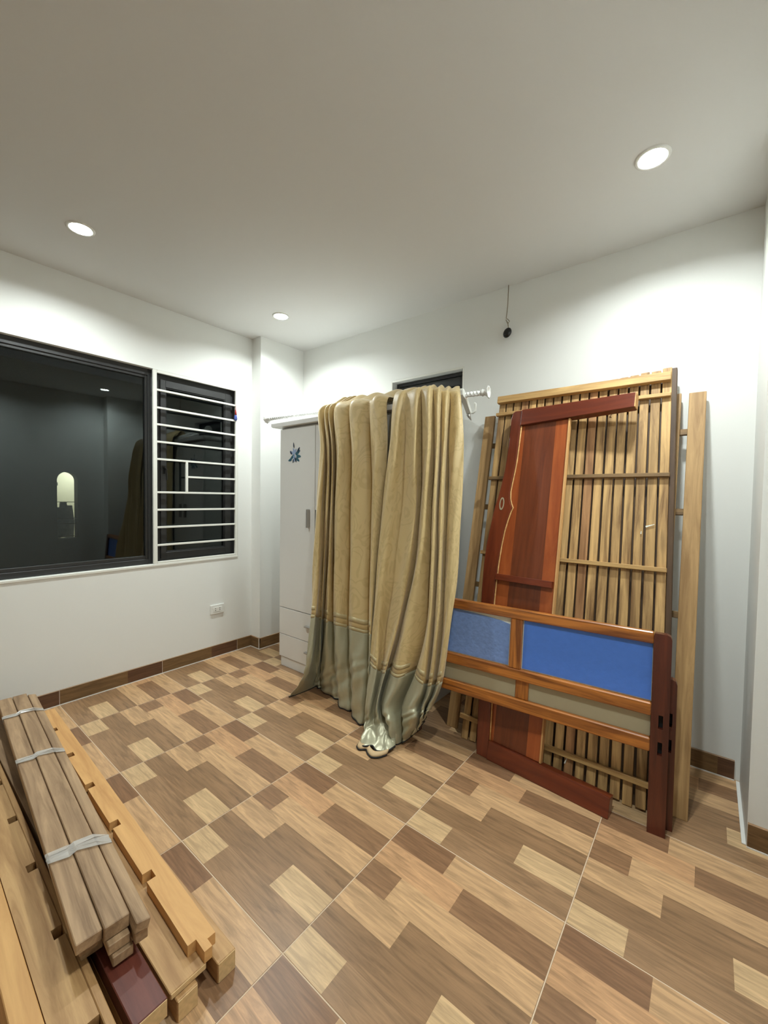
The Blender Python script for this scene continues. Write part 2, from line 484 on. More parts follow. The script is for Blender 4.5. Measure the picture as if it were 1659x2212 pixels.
# skirting of cut tiles
SK_H = 0.092; SK_T = 0.010
SKM = (0.20, 0.115, 0.05, 1); SKD = (0.125, 0.062, 0.033, 1)
def skirting(name, label, origin, ang, length, joints, flip=False):
    """tiles set along local X, facing local -Y"""
    root = empty(name, mat=Matrix.Translation(origin) @ Matrix.Rotation(ang, 4, 'Z'))
    struct(root, label, 'baseboard')
    edges = [0.0] + [j for j in joints if 0.02 < j < length - 0.02] + [length]
    for a, b in zip(edges, edges[1:]):
        cells = []
        # two printed tones per 0.6 m tile
        j0 = max([j for j in joints if j <= a + 1e-4], default=(joints[0] - 0.6 if joints else a))
        for k in range(2):
            for (u0, u1, c) in ((0, 0.374, SKM), (0.374, 0.6, SKD)):
                if flip: u0, u1 = 0.6 - u1, 0.6 - u0
                cells.append((j0 + 0.6 * k + u0, j0 + 0.6 * k + u1, 0, SK_H, c))
        g = 0.0009
        me = cells_mesh(cells, (a + g, 0.004), (b - g, SK_H), 0.0, SK_T, 'skirting_tile')
        # stand the tile up: local y -> z, local z -> -y
        link('skirting_tile', me, M['skirt'], root, Matrix(((1, 0, 0, 0), (0, 0, -1, 0), (0, 1, 0, 0), (0, 0, 0, 1))))
    bm = bmesh.new()
    add_box(bm, (0, -SK_T * 0.8, 0.0), (length, 0, SK_H - 0.002))
    add_box(bm, (0, -SK_T - 0.003, 0.0), (length, -SK_T * 0.8, 0.0045))
    link('grout_bed', mesh_of(bm), M['caulk'], root)
    return root
HALF = math.pi / 2
jl = [round((TY0 + TS * k) - FY, 4) for k in range(-5, 2)]
skirting('baseboard_left', 'brown wood-print skirting tiles along the left wall', (0, FY, 0), HALF, 3.738, jl)
skirting('baseboard_pier_side', 'short brown skirting tile on the side of the left corner pier', (0.0105, -0.452, 0), 0, 0.1255, [])
skirting('baseboard_pier_front', 'brown skirting tile on the face of the left corner pier', (0.126, -0.4625, 0), HALF, 0.4625, [])
jb = [round(TX0 + TS * k - 0.137, 4) for k in range(-3, 2)]
skirting('baseboard_back', 'brown wood-print skirting tiles along the back wall', (0.137, 0, 0), 0, 3.068, jb)
skirting('baseboard_right_pier', 'brown skirting tile on the front of the right corner pier', (3.224, -0.456, 0), 0, 0.134, [])
jr = [round((TS * k), 4) for k in range(1, 7)]
skirting('baseboard_right', 'brown skirting tiles along the right wall', (RX, -0.467, 0), -HALF, 3.712, jr)
link('caulk_strip', box_mesh((3.2105, -0.455, 0.0), (3.2235, -0.012, 0.004), 0.001), M['caulk'], wall_right)

# ---- windows
def frame_boxes(bm, axis, d0, d1, u0, u1, z0, z1, w):
    """rectangular frame in the plane across axis; w = (low u, high u, bottom, top) member widths"""
    def B(ua, ub, za, zb):
        if axis == 'x': add_box(bm, (d0, ua, za), (d1, ub, zb), 0.0015)
        else: add_box(bm, (ua, d0, za), (ub, d1, zb), 0.0015)
    B(u0, u0 + w[0], z0, z1); B(u1 - w[1], u1, z0, z1)
    B(u0 + w[0], u1 - w[1], z0, z0 + w[2]); B(u0 + w[0], u1 - w[1], z1 - w[3], z1)
def rect_frame(axis, *a):
    bm = bmesh.new(); frame_boxes(bm, axis, *a); return mesh_of(bm)

def window_root(name, label):
    r = empty(name); struct(r, label, 'window'); return r
w1 = window_root('window_1', 'large dark fixed window pane in charcoal frame, left wall')
link('frame', rect_frame('x', -0.10, -0.036, WY0, -1.226, WZ0 + 0.004, WZ1, (0.05, 0.036, 0.036, 0.045)), M['alu'], w1)
link('glazing_bead', rect_frame('x', -0.085, -0.044, WY0 + 0.05, -1.262, WZ0 + 0.040, WZ1 - 0.045, (0.02, 0.016, 0.024, 0.018)), M['alu'], w1)
link('pane', box_mesh((-0.066, WY0 + 0.055, WZ0 + 0.045), (-0.060, -1.27, WZ1 - 0.05)), M['glass'], w1)
w2 = window_root('window_2', 'narrow dark casement window behind white security bars')
link('frame', rect_frame('x', -0.10, -0.046, -1.226, WY1, WZ0 + 0.004, WZ1, (0.05, 0.045, 0.03, 0.055)), M['alu'], w2)
sash = link('sash', rect_frame('x', -0.085, -0.034, -1.178, -0.628, WZ0 + 0.032, WZ1 - 0.053, (0.036, 0.048, 0.045, 0.05)), M['alu'], w2)
link('bead', rect_frame('x', -0.070, -0.040, -1.142, -0.676, 0.872, 2.069, (0.008, 0.008, 0.008, 0.008)), M['gasket'], sash)
link('pane', box_mesh((-0.062, -1.139, 0.875), (-0.057, -0.679, 2.066)), M['glass'], w2)
bm = bmesh.new()
add_box(bm, (-0.034, -1.168, 1.440), (-0.026, -1.150, 1.500), 0.003)
add_tube(bm, [(-0.03, -1.159, 1.487), (-0.012, -1.157, 1.487), (-0.010, -1.150, 1.480), (-0.010, -1.145, 1.400)], [0.007, 0.007, 0.007, 0.006], 8)
link('casement_handle', mesh_of(bm, smooth=False), M['black_gloss'], w2)

w3 = window_root('window_3', 'small dark window high on the back wall above the curtain')
link('frame', rect_frame('y', 0.050, 0.10, BX0 + 0.006, BX1 - 0.006, BZ0 + 0.006, BZ1 - 0.006, (0.020, 0.020, 0.04, 0.022)), M['alu'], w3)
link('reveal_trim', rect_frame('y', -0.004, 0.004, BX0 - 0.012, BX1 + 0.006, BZ0 - 0.012, BZ1 + 0.012, (0.014, 0.008, 0.014, 0.014)), M['white_steel'], w3)
s3 = link('sash', rect_frame('y', 0.056, 0.09, BX0 + 0.028, BX1 - 0.028, BZ0 + 0.048, BZ1 - 0.032, (0.046, 0.02, 0.036, 0.058)), M['alu'], w3)
link('bead', rect_frame('y', 0.064, 0.085, BX0 + 0.074, BX1 - 0.046, BZ0 + 0.084, BZ1 - 0.090, (0.006, 0.006, 0.006, 0.006)), M['gasket'], s3)
link('pane', box_mesh((BX0 + 0.076, 0.072, BZ0 + 0.086), (BX1 - 0.048, 0.077, BZ1 - 0.092)), M['glass'], w3)

# ---- neighbour's lit arched window, seen through the big pane
nh = empty('neighbour_house', (-8.0, 0.25, -3.0))
tag(nh, 'dark neighbouring house wall with one lit arched window, outside the large pane', 'building')
AY0, AY1, AZ0, AZ1 = -0.185, 0.185, 3.30, 4.58
arch = [(AY1 * math.cos(t), AZ1 + AY1 * math.sin(t)) for t in [math.pi * k / 14 for k in range(15)]]
bm = bmesh.new()
add_box(bm, (-0.25, -4.5, 0.0), (0, AY0, 7.0)); add_box(bm, (-0.25, AY1, 0.0), (0, 4.5, 7.0))
add_box(bm, (-0.25, AY0, 0.0), (0, AY1, AZ0))
add_prism(bm, [(AY1, 7.0), (AY0, 7.0)] + [(y, z) for y, z in arch[::-1]], -0.25, 0, axis='x')
link('wall', mesh_of(bm), M['night_wall'], nh)
bm = bmesh.new()
add_box(bm, (-1.6, -0.7, 3.2), (-1.5, 1.0, 5.2)); add_box(bm, (-1.5, -0.75, 3.2), (-0.26, -0.7, 5.2))
add_box(bm, (-1.5, 0.95, 3.2), (-0.26, 1.0, 5.2)); add_box(bm, (-1.6, -0.75, 5.2), (-0.26, 1.0, 5.25)); add_box(bm, (-1.6, -0.75, 3.15), (-0.26, 1.0, 3.2))
link('lit_room', mesh_of(bm), M['cream_room'], nh)
bm = bmesh.new()
add_box(bm, (-0.22, AY0, 4.46), (-0.06, AY0 + 0.03, 4.53), 0.005); add_box(bm, (-0.22, AY0, 4.40), (-0.10, AY0 + 0.015, 4.46), 0.004)
link('moulding', mesh_of(bm), M['cream_room'], nh)
for k, (y, w, z0, z1) in enumerate([(-0.14, 0.15, 3.28, 3.98), (0.0, 0.17, 3.30, 4.10), (0.12, 0.16, 3.28, 4.02)]):
    link('hanging_cloth', prism_mesh([(y - w * 0.35, z1), (y + w * 0.35, z1), (y + w * 0.6, (z0 + z1) / 2), (y + w * 0.5, z0), (y - w * 0.45, z0), (y - w * 0.6, (z0 + z1) / 2)], -0.30 - 0.05 * k, -0.27 - 0.05 * k, axis='x'), M['grey_cloth'], nh)
for z in (3.34, 3.62, 3.74, 4.10):
    link('rail', tube_mesh([(-0.1, AY0, z), (-0.1, AY1, z)], 0.008, 6), M['gasket'], nh)
nl = bpy.data.lights.new('room_lamp', 'POINT'); nl.energy = 22; nl.color = (1, 0.93, 0.78); nl.shadow_soft_size = 0.08
nlo = bpy.data.objects.new('room_lamp', nl); COL.objects.link(nlo); nlo.parent = nh; nlo.location = (-0.9, 0.5, 4.9)

# ================================================================== CEILING LAMPS
def downlight(x, y, label):
    r = empty('downlight', (x, y, CEIL))
    tag(r, label, 'downlight', 'recessed ceiling downlights')
    bm = bmesh.new(); n = 40
    prof = [(0.046, 0.026), (0.0465, -0.003), (0.048, -0.005), (0.054, -0.006), (0.060, -0.004), (0.061, 0.0005)]
    rings = [[bm.verts.new((q * math.cos(2 * math.pi * k / n), q * math.sin(2 * math.pi * k / n), z)) for k in range(n)] for q, z in prof]
    for a, b in zip(rings, rings[1:]):
        for k in range(n): bm.faces.new((a[k], a[(k + 1) % n], b[(k + 1) % n], b[k]))
    link('trim_ring', mesh_of(bm, smooth=True), M['white_plastic'], r)
    bm = bmesh.new(); c = bm.verts.new((0, 0, 0.0175))
    ring = [bm.verts.new((0.046 * math.cos(2 * math.pi * k / 24), 0.046 * math.sin(2 * math.pi * k / 24), 0.018)) for k in range(24)]
    for k in range(24): bm.faces.new((c, ring[(k + 1) % 24], ring[k]))
    me = mesh_of(bm)
    for p in me.polygons:
        if p.normal.z > 0: p.flip()
    link('diffuser', me, M['bulb'], r)
downlight(0.572, -1.812, 'lit round downlight over the large dark window')
downlight(0.566, -0.588, 'lit round downlight in front of the wardrobe corner')
downlight(2.859, -0.600, 'lit round downlight above the leaning bed slats, brightest')
downlight(2.859, -1.812, 'lit round downlight overhead, out of the picture on the right')

# ================================================================== WARDROBE
wd = empty('wardrobe', (0.515, -0.545, 0))
tag(wd, 'white laminate wardrobe with blue flower decal, half hidden by gold curtains', 'wardrobe')
W_, D_ = 1.240, 0.527
def wbox(name, lo, hi, mat, parent=None, bev=0.0015):
    c = [(a + b) / 2 for a, b in zip(lo, hi)]
    h = [(b - a) / 2 for a, b in zip(lo, hi)]
    return link(name, box_mesh([-q for q in h], h, bev), M[mat] if isinstance(mat, str) else mat, parent, Matrix.Translation(c))
wbox('carcass', (0, 0.016, 0.0), (W_, D_, 1.808), 'laminate', wd)
wbox('plinth', (0.016, 0.006, 0.0), (W_ - 0.016, 0.015, 0.070), 'laminate', wd)
bm = bmesh.new()
add_prism(bm, [(-0.060, 1.811), (W_ + 0.0, 1.811), (W_ + 0.010, 1.820), (W_ + 0.010, 1.843), (-0.075, 1.843), (-0.075, 1.820)], -0.032, D_ + 0.005, 0.003, axis='y')
link('top_panel', mesh_of(bm), M['laminate_edge'], wd)
def wchild(name, par_lo, par_hi, lo, hi, mat, parent, bev):
    pc = [(a + b) / 2 for a, b in zip(par_lo, par_hi)]
    return wbox(name, [a - b for a, b in zip(lo, pc)], [a - b for a, b in zip(hi, pc)], mat, parent, bev)
doors = []
for a, b, hx in ((0.002, 0.389, 0.331), (0.393, 0.785, 0.425), (0.789, 1.238, 1.18)):
    lo, hi = (a, -0.002, 0.455), (b, 0.015, 1.794)
    d = wbox('door', lo, hi, 'laminate', wd); doors.append((d, lo, hi))
    wchild('handle', lo, hi, (hx - 0.008, -0.026, 1.073), (hx + 0.008, -0.002, 1.206), 'handle', d, 0.003)
for a, b in ((0.002, 0.785), (0.789, 1.238)):
    for z0, z1 in ((0.076, 0.246), (0.250, 0.450)):
        lo, hi = (a, -0.002, z0), (b, 0.015, z1)
        d = wbox('drawer', lo, hi, 'laminate', wd)
        m_ = (a + b) / 2
        wchild('handle', lo, hi, (m_ - 0.085, -0.026, (z0 + z1) / 2 + 0.005), (m_ + 0.085, -0.002, (z0 + z1) / 2 + 0.017), 'handle', d, 0.003)
# flower decal on the first door (thin vinyl)
d, lo, hi = doors[0]
pc = [(a + b) / 2 for a, b in zip(lo, hi)]
bm = bmesh.new()
def petal(cx, cz, L, W, ang, mi, y):
    pts = []
    for k in range(12):
        t = 2 * math.pi * k / 12
        u, v = L * (0.5 + 0.5 * math.cos(t)), W * math.sin(t) * (0.55 + 0.45 * math.sin(t / 2) ** 2)
        pts.append((cx + u * math.cos(ang) - v * math.sin(ang), cz + u * math.sin(ang) + v * math.cos(ang)))
    a = [bm.verts.new((p[0] - pc[0], y - pc[1], p[1] - pc[2])) for p in pts]
    f = bm.faces.new(a[::-1]); f.material_index = mi
    b_ = [bm.verts.new((p[0] - pc[0], y + 0.0006 - pc[1], p[1] - pc[2])) for p in pts]
    for k in range(12):
        q = bm.faces.new((a[k], a[(k + 1) % 12], b_[(k + 1) % 12], b_[k])); q.material_index = mi
cx, cz = 0.168, 1.598
for i, (dx, dz, L, W, ang, mi) in enumerate([
        (0, 0, 0.062, 0.013, 2.6, 1), (0, 0, 0.060, 0.014, -2.6, 0), (-0.03, -0.03, 0.042, 0.013, 3.4, 0), (0.012, 0.0, 0.058, 0.015, 0.55, 0),
        (0.02, -0.01, 0.052, 0.015, -0.1, 0), (0.016, -0.022, 0.048, 0.013, -0.6, 0), (0.002, 0.008, 0.040, 0.012, 1.1, 1), (0.0, 0.008, 0.045, 0.012, 1.9, 1),
        (0, 0.0, 0.052, 0.015, -1.6, 1), (0.004, -0.018, 0.042, 0.008, -1.1, 2), (-0.004, 0.05, 0.042, 0.006, 1.75, 2), (-0.03, 0.006, 0.03, 0.009, 2.2, 2),
        (0.035, 0.02, 0.04, 0.009, 0.95, 2), (-0.01, -0.03, 0.03, 0.006, -1.75, 2)]):
    petal(cx + dx, cz + dz, L, W, ang, mi, -0.0026 - 0.0003 * i)
dec = link('flower_decal', mesh_of(bm), [M['teal'], M['pale_blue'], M['navy']], d)
tag(dec, 'teal and pale blue flower sticker')

# ================================================================== CURTAIN ROD
def rot_to(p, q):
    p, q = Vector(p), Vector(q)
    x = (q - p).normalized(); z = Vector((0, 0, 1)); y = z.cross(x).normalized(); z = x.cross(y)
    return frame_matrix(p, x, y, z)
P0, P1 = (0.42, -0.565, 1.888), (2.053, -0.352, 1.888)
RL = (Vector(P1) - Vector(P0)).length
rod = empty('curtain_rod', mat=rot_to(P0, P1))
tag(rod, 'white curtain rod with flared rope-twist finials lying on the wardrobe', 'curtain rod')
bm = bmesh.new()
add_tube(bm, [(0, 0, 0), (RL, 0, 0)], 0.0140, 14)
link('pole', mesh_of(bm, smooth=True), M['rod'], rod)
bm = bmesh.new()      # rope twist winding round the pole
for ph in (0, math.pi):
    pts = [(RL * k / 420, 0.0135 * math.cos(k * 0.62 + ph), 0.0135 * math.sin(k * 0.62 + ph)) for k in range(421)]
    add_tube(bm, pts, 0.0032, 5)
tw = link('rope_twist', mesh_of(bm, smooth=True), M['rod'], rod)
def finial(x0, s):
    bm = bmesh.new(); n = 28
    prof = [(0.0, 0.013), (0.004, 0.019), (0.010, 0.020), (0.014, 0.016), (0.024, 0.018), (0.034, 0.026), (0.040, 0.033), (0.044, 0.033),
            (0.042, 0.028), (0.034, 0.021), (0.026, 0.012), (0.024, 0.0)]
    rings = []
    for i, (u, q) in enumerate(prof):
        ring = []
        for k in range(n):
            a = 2 * math.pi * k / n
            w = 1 + (0.10 * math.cos(a * 9) if i in (6, 7) else 0)
            ring.append(bm.verts.new((x0 + s * u, max(q, 0.0004) * w * math.cos(a), max(q, 0.0004) * w * math.sin(a))))
        rings.append(ring)
    for a, b in zip(rings, rings[1:]):
        for k in range(n): bm.faces.new((a[k], a[(k + 1) % n], b[(k + 1) % n], b[k]))
    bm.faces.new(rings[-1])
    link('finial', mesh_of(bm, smooth=True), M['rod'], rod)
finial(RL, 1); finial(0.0, -1)
bx = RL - 0.105
bm = bmesh.new()
add_prism(bm, [(-0.050, 0.016), (-0.046, 0.026), (-0.024, 0.026), (0.016, 0.000), (0.105, -0.066), (0.110, -0.086), (0.094, -0.090), (0.004, -0.026), (-0.030, -0.018), (-0.048, -0.010)], bx - 0.014, bx + 0.014, 0.002, axis='x')
link('bracket_arm', mesh_of(bm), M['white_steel'], rod)
bm = bmesh.new()
add_tube(bm, [(bx, 0.102, -0.080), (bx + 0.024, 0.106, -0.084), (bx + 0.036, 0.106, -0.074), (bx + 0.038, 0.106, -0.034), (bx + 0.030, 0.106, -0.026)], 0.0065, 8)
link('bracket_hook', mesh_of(bm, smooth=True), M['white_steel'], rod)
link('bracket_screw', tube_mesh([(bx - 0.004, 0.098, -0.090), (bx + 0.002, 0.100, -0.104), (bx + 0.014, 0.102, -0.128)], [0.012, 0.010, 0.0015], 8), M['handle'], rod)

# ================================================================== CURTAINS
CURTAIN_A =[ [(1.080,-0.406,1.882),(1.103,-0.403,1.882),(1.129,-0.400,1.872),(1.148,-0.397,1.882),(1.165,-0.395,1.872),(1.181,-0.393,1.882),(1.200,-0.391,1.872),(1.235,-0.386,1.882),(1.320,-0.375,1.872),(1.351,-0.371,1.882),(1.453,-0.358,1.872),(1.510,-0.350,1.882),(1.580,-0.341,1.872)],
 [(1.100,-0.466,1.970),(1.123,-0.463,1.970),(1.149,-0.460,1.942),(1.168,-0.457,1.970),(1.185,-0.455,1.942),(1.201,-0.453,1.970),(1.220,-0.451,1.942),(1.255,-0.446,1.970),(1.340,-0.435,1.942),(1.371,-0.431,1.970),(1.473,-0.418,1.942),(1.530,-0.410,1.970),(1.600,-0.401,1.942)],
 [(1.036,-0.525,1.925),(1.062,-0.525,1.925),(1.089,-0.525,1.894),(1.110,-0.525,1.925),(1.128,-0.525,1.894),(1.146,-0.525,1.925),(1.166,-0.525,1.894),(1.204,-0.525,1.925),(1.296,-0.525,1.894),(1.329,-0.525,1.925),(1.440,-0.525,1.894),(1.501,-0.525,1.925),(1.577,-0.525,1.894)],
 [(0.993,-0.599,1.867),(1.020,-0.614,1.867),(1.049,-0.593,1.853),(1.072,-0.614,1.867),(1.091,-0.593,1.853),(1.111,-0.614,1.867),(1.132,-0.593,1.853),(1.173,-0.614,1.867),(1.272,-0.593,1.853),(1.308,-0.614,1.867),(1.427,-0.593,1.853),(1.493,-0.614,1.867),(1.574,-0.593,1.853)],
 [(1.051,-0.634,1.603),(1.103,-0.657,1.598),(1.078,-0.608,1.604),(1.145,-0.650,1.596),(1.118,-0.606,1.602),(1.184,-0.652,1.593),(1.160,-0.607,1.599),(1.247,-0.655,1.589),(1.300,-0.610,1.590),(1.378,-0.657,1.581),(1.455,-0.613,1.581),(1.558,-0.658,1.570),(1.600,-0.612,1.572)],
 [(1.054,-0.665,1.219),(1.098,-0.680,1.220),(1.074,-0.617,1.219),(1.137,-0.652,1.221),(1.115,-0.608,1.220),(1.184,-0.656,1.222),(1.166,-0.615,1.221),(1.253,-0.668,1.224),(1.316,-0.624,1.225),(1.394,-0.675,1.228),(1.490,-0.634,1.230),(1.556,-0.679,1.232),(1.586,-0.630,1.233)],
 [(1.075,-0.708,0.839),(1.121,-0.713,0.846),(1.076,-0.631,0.830),(1.116,-0.654,0.838),(1.093,-0.612,0.830),(1.178,-0.663,0.846),(1.175,-0.626,0.841),(1.266,-0.687,0.859),(1.330,-0.643,0.861),(1.416,-0.701,0.878),(1.506,-0.663,0.884),(1.569,-0.708,0.897),(1.578,-0.656,0.892)],
 [(1.110,-0.751,0.537),(1.137,-0.747,0.535),(1.060,-0.645,0.490),(1.101,-0.656,0.494),(1.077,-0.616,0.476),(1.167,-0.671,0.499),(1.192,-0.639,0.484),(1.294,-0.710,0.515),(1.352,-0.668,0.494),(1.446,-0.734,0.523),(1.542,-0.703,0.507),(1.595,-0.747,0.526),(1.581,-0.692,0.501)],
 [(1.114,-0.790,0.292),(1.142,-0.777,0.295),(1.042,-0.658,0.235),(1.090,-0.658,0.247),(1.064,-0.619,0.229),(1.160,-0.677,0.271),(1.214,-0.648,0.276),(1.315,-0.724,0.324),(1.373,-0.681,0.326),(1.462,-0.750,0.369),(1.555,-0.718,0.383),(1.606,-0.761,0.408),(1.586,-0.705,0.386)],
 [(1.100,-0.808,0.150),(1.092,-0.774,0.136),(1.033,-0.673,0.085),(1.040,-0.635,0.074),(1.055,-0.628,0.076),(1.132,-0.657,0.108),(1.233,-0.661,0.139),(1.316,-0.711,0.179),(1.390,-0.692,0.194),(1.494,-0.763,0.248),(1.564,-0.733,0.258),(1.617,-0.776,0.288),(1.589,-0.718,0.261)],
 [(0.994,-0.832,0.006),(1.005,-0.782,0.006),(1.015,-0.681,0.006),(1.015,-0.619,0.006),(1.062,-0.632,0.006),(1.152,-0.650,0.006),(1.261,-0.670,0.006),(1.351,-0.715,0.006),(1.423,-0.718,0.006),(1.489,-0.757,0.006),(1.579,-0.778,0.006),(1.605,-0.780,0.006),(1.608,-0.759,0.006)] ]  # seam row 7
CURTAIN_B =[ [(1.615,-0.353,1.868),(1.656,-0.347,1.868),(1.687,-0.343,1.868),(1.714,-0.340,1.868),(1.740,-0.337,1.868),(1.764,-0.333,1.869),(1.787,-0.330,1.871),(1.810,-0.327,1.874),(1.832,-0.325,1.878),(1.853,-0.322,1.882),(1.874,-0.319,1.885),(1.895,-0.316,1.887),(1.915,-0.314,1.888)],
 [(1.625,-0.408,1.959),(1.666,-0.402,1.959),(1.697,-0.398,1.945),(1.724,-0.395,1.959),(1.750,-0.392,1.945),(1.774,-0.388,1.958),(1.797,-0.385,1.942),(1.820,-0.382,1.953),(1.842,-0.380,1.935),(1.863,-0.377,1.945),(1.884,-0.374,1.928),(1.905,-0.371,1.940),(1.925,-0.369,1.939)],
 [(1.631,-0.525,1.925),(1.677,-0.525,1.925),(1.707,-0.525,1.900),(1.766,-0.525,1.925),(1.785,-0.525,1.900),(1.833,-0.522,1.924),(1.844,-0.514,1.899),(1.877,-0.503,1.916),(1.879,-0.490,1.897),(1.910,-0.477,1.904),(1.913,-0.466,1.896),(1.954,-0.458,1.896),(1.973,-0.450,1.881)],
 [(1.635,-0.610,1.862),(1.684,-0.620,1.862),(1.713,-0.600,1.862),(1.794,-0.620,1.862),(1.808,-0.600,1.862),(1.872,-0.615,1.861),(1.875,-0.580,1.857),(1.914,-0.580,1.853),(1.903,-0.537,1.847),(1.940,-0.535,1.841),(1.932,-0.495,1.837),(1.987,-0.500,1.833),(2.005,-0.490,1.789)],
 [(1.638,-0.648,1.566),(1.689,-0.669,1.561),(1.718,-0.616,1.564),(1.817,-0.669,1.553),(1.827,-0.617,1.557),(1.904,-0.665,1.548),(1.900,-0.601,1.555),(1.946,-0.638,1.548),(1.923,-0.567,1.557),(1.966,-0.601,1.551),(1.948,-0.532,1.559),(2.014,-0.574,1.550),(2.058,-0.550,1.550)],
 [(1.606,-0.663,1.234),(1.668,-0.683,1.235),(1.710,-0.631,1.236),(1.834,-0.683,1.240),(1.833,-0.631,1.239),(1.897,-0.681,1.242),(1.906,-0.622,1.241),(1.952,-0.665,1.243),(1.940,-0.603,1.242),(1.982,-0.645,1.244),(1.980,-0.584,1.243),(2.041,-0.630,1.245),(2.079,-0.607,1.246)],
 [(1.601,-0.693,0.899),(1.650,-0.712,0.907),(1.694,-0.660,0.906),(1.814,-0.710,0.926),(1.822,-0.659,0.920),(1.886,-0.708,0.934),(1.918,-0.654,0.931),(1.969,-0.701,0.943),(1.964,-0.645,0.935),(2.007,-0.691,0.946),(2.000,-0.637,0.938),(2.064,-0.683,0.951),(2.097,-0.661,0.953)],
 [(1.599,-0.722,0.587),(1.645,-0.740,0.600),(1.665,-0.689,0.592),(1.778,-0.738,0.626),(1.772,-0.687,0.614),(1.844,-0.737,0.639),(1.923,-0.685,0.643),(1.978,-0.736,0.666),(1.978,-0.687,0.655),(2.025,-0.738,0.676),(2.026,-0.688,0.665),(2.078,-0.738,0.687),(2.095,-0.719,0.686)],
 [(1.612,-0.759,0.370),(1.667,-0.781,0.360),(1.666,-0.735,0.327),(1.735,-0.781,0.359),(1.715,-0.731,0.352),(1.821,-0.781,0.360),(1.872,-0.726,0.376),(1.967,-0.778,0.368),(1.968,-0.727,0.341),(2.017,-0.775,0.370),(2.013,-0.723,0.352),(2.060,-0.773,0.391),(2.069,-0.752,0.393)],
 [(1.629,-0.811,0.147),(1.665,-0.825,0.165),(1.659,-0.780,0.145),(1.716,-0.821,0.180),(1.692,-0.777,0.155),(1.777,-0.814,0.198),(1.812,-0.760,0.188),(1.928,-0.795,0.240),(1.938,-0.742,0.223),(1.985,-0.785,0.255),(1.968,-0.731,0.228),(2.013,-0.778,0.262),(2.020,-0.758,0.256)],
 [(1.634,-0.823,0.061),(1.658,-0.827,0.066),(1.683,-0.813,0.061),(1.736,-0.823,0.080),(1.762,-0.805,0.089),(1.812,-0.834,0.127),(1.832,-0.780,0.111),(1.940,-0.807,0.185),(1.939,-0.750,0.168),(1.981,-0.791,0.205),(1.959,-0.734,0.183),(2.002,-0.780,0.226),(2.004,-0.759,0.233)],
 [(1.667,-0.878,0.006),(1.688,-0.927,0.012),(1.756,-0.922,0.022),(1.809,-0.905,0.006),(1.851,-0.863,0.022),(1.824,-0.811,0.006),(1.843,-0.785,0.006),(1.877,-0.745,0.035),(1.920,-0.745,0.084),(1.934,-0.745,0.099),(1.953,-0.745,0.140),(1.969,-0.745,0.174),(1.982,-0.745,0.210)] ]  # seam row 8

def cr(p0, p1, p2, p3, t):
    return tuple(0.5 * ((2 * b) + (c - a) * t + (2 * a - 5 * b + 4 * c - d) * t * t + (3 * b - a - 3 * c + d) * t ** 3)
                 for a, b, c, d in zip(p0, p1, p2, p3))
def line_at(row, u):
    n = len(row) - 1
    i = min(int(u), n - 1); t = u - i
    return cr(row[max(i - 1, 0)], row[i], row[i + 1], row[min(i + 2, n)], t)
def surf(grid, r, c):
    n = len(grid) - 1
    i = min(int(r), n - 1); t = r - i
    ps = [line_at(grid[max(0, min(n, i + k))], c) for k in (-1, 0, 1, 2)]
    return cr(*ps, t)
def drape(grid, r, c, creases):
    """point on the cloth: smooth pleats with narrow creases pressed in between them"""
    p = surf(grid, r, c)
    n = len(grid) - 1
    f = min(max((r - 2.6) / 1.4, 0), 1) * (1 - 0.6 * min(max((r - n + 1.2) / 1.2, 0), 1))
    d = 0.0
    for kv, depth in creases:
        d += depth * math.exp(-((c - kv) / 0.17) ** 2)
    w = 0.006 * math.sin(c * 5.1 + r * 2.3) * math.sin(r * 1.9 + c * 1.3) * f
    if r > n - 2.2 and f > 0:     # the hem end is crumpled
        w += 0.010 * math.sin(c * 4.3 + r * 7.0) * math.cos(c * 2.1 - r * 5.2) * min(1.0, r - n + 2.2)
    y = p[1] + d * f + w
    if r > 3:                     # the cloth hangs clear of the wardrobe front and of the footboard
        lim = 0.0
        if p[0] < 1.775: lim = -0.583 if p[2] > 1.80 else -0.556
        if p[0] > 1.62 and p[2] < 0.80: lim = min(lim, -0.628 + 0.06 * (p[0] - 2.95) + p[2] * 0.0875)
        y = min(y, lim)
    return (p[0], y, p[2])
def cloth(grid, r0, r1, nr, nc, creases, out=0.0):
    """cloth sheet between two rows of the drape"""
    me = bpy.data.meshes.new('cloth')
    C_ = len(grid[0]) - 1
    NC = C_ * nc
    V, F, UV = [], [], []
    for i in range(nr + 1):
        r = r0 + (r1 - r0) * i / nr
        for k in range(NC + 1):
            p = drape(grid, r, k / nc, creases)
            V.append((p[0], p[1] - out, max(p[2], 0.003) + out * 0.4)); UV.append((k / nc * 0.13, r * 0.28))
    for i in range(nr):
        for k in range(NC):
            a = i * (NC + 1) + k
            F.append((a, a + 1, a + NC + 2, a + NC + 1))
    me.from_pydata(V, [], F)
    uv = me.uv_layers.new(name='UVMap')
    for lp in me.loops:
        uv.data[lp.index].uv = UV[lp.vertex_index]
    for p in me.polygons: p.use_smooth = True
    me.update()
    return me
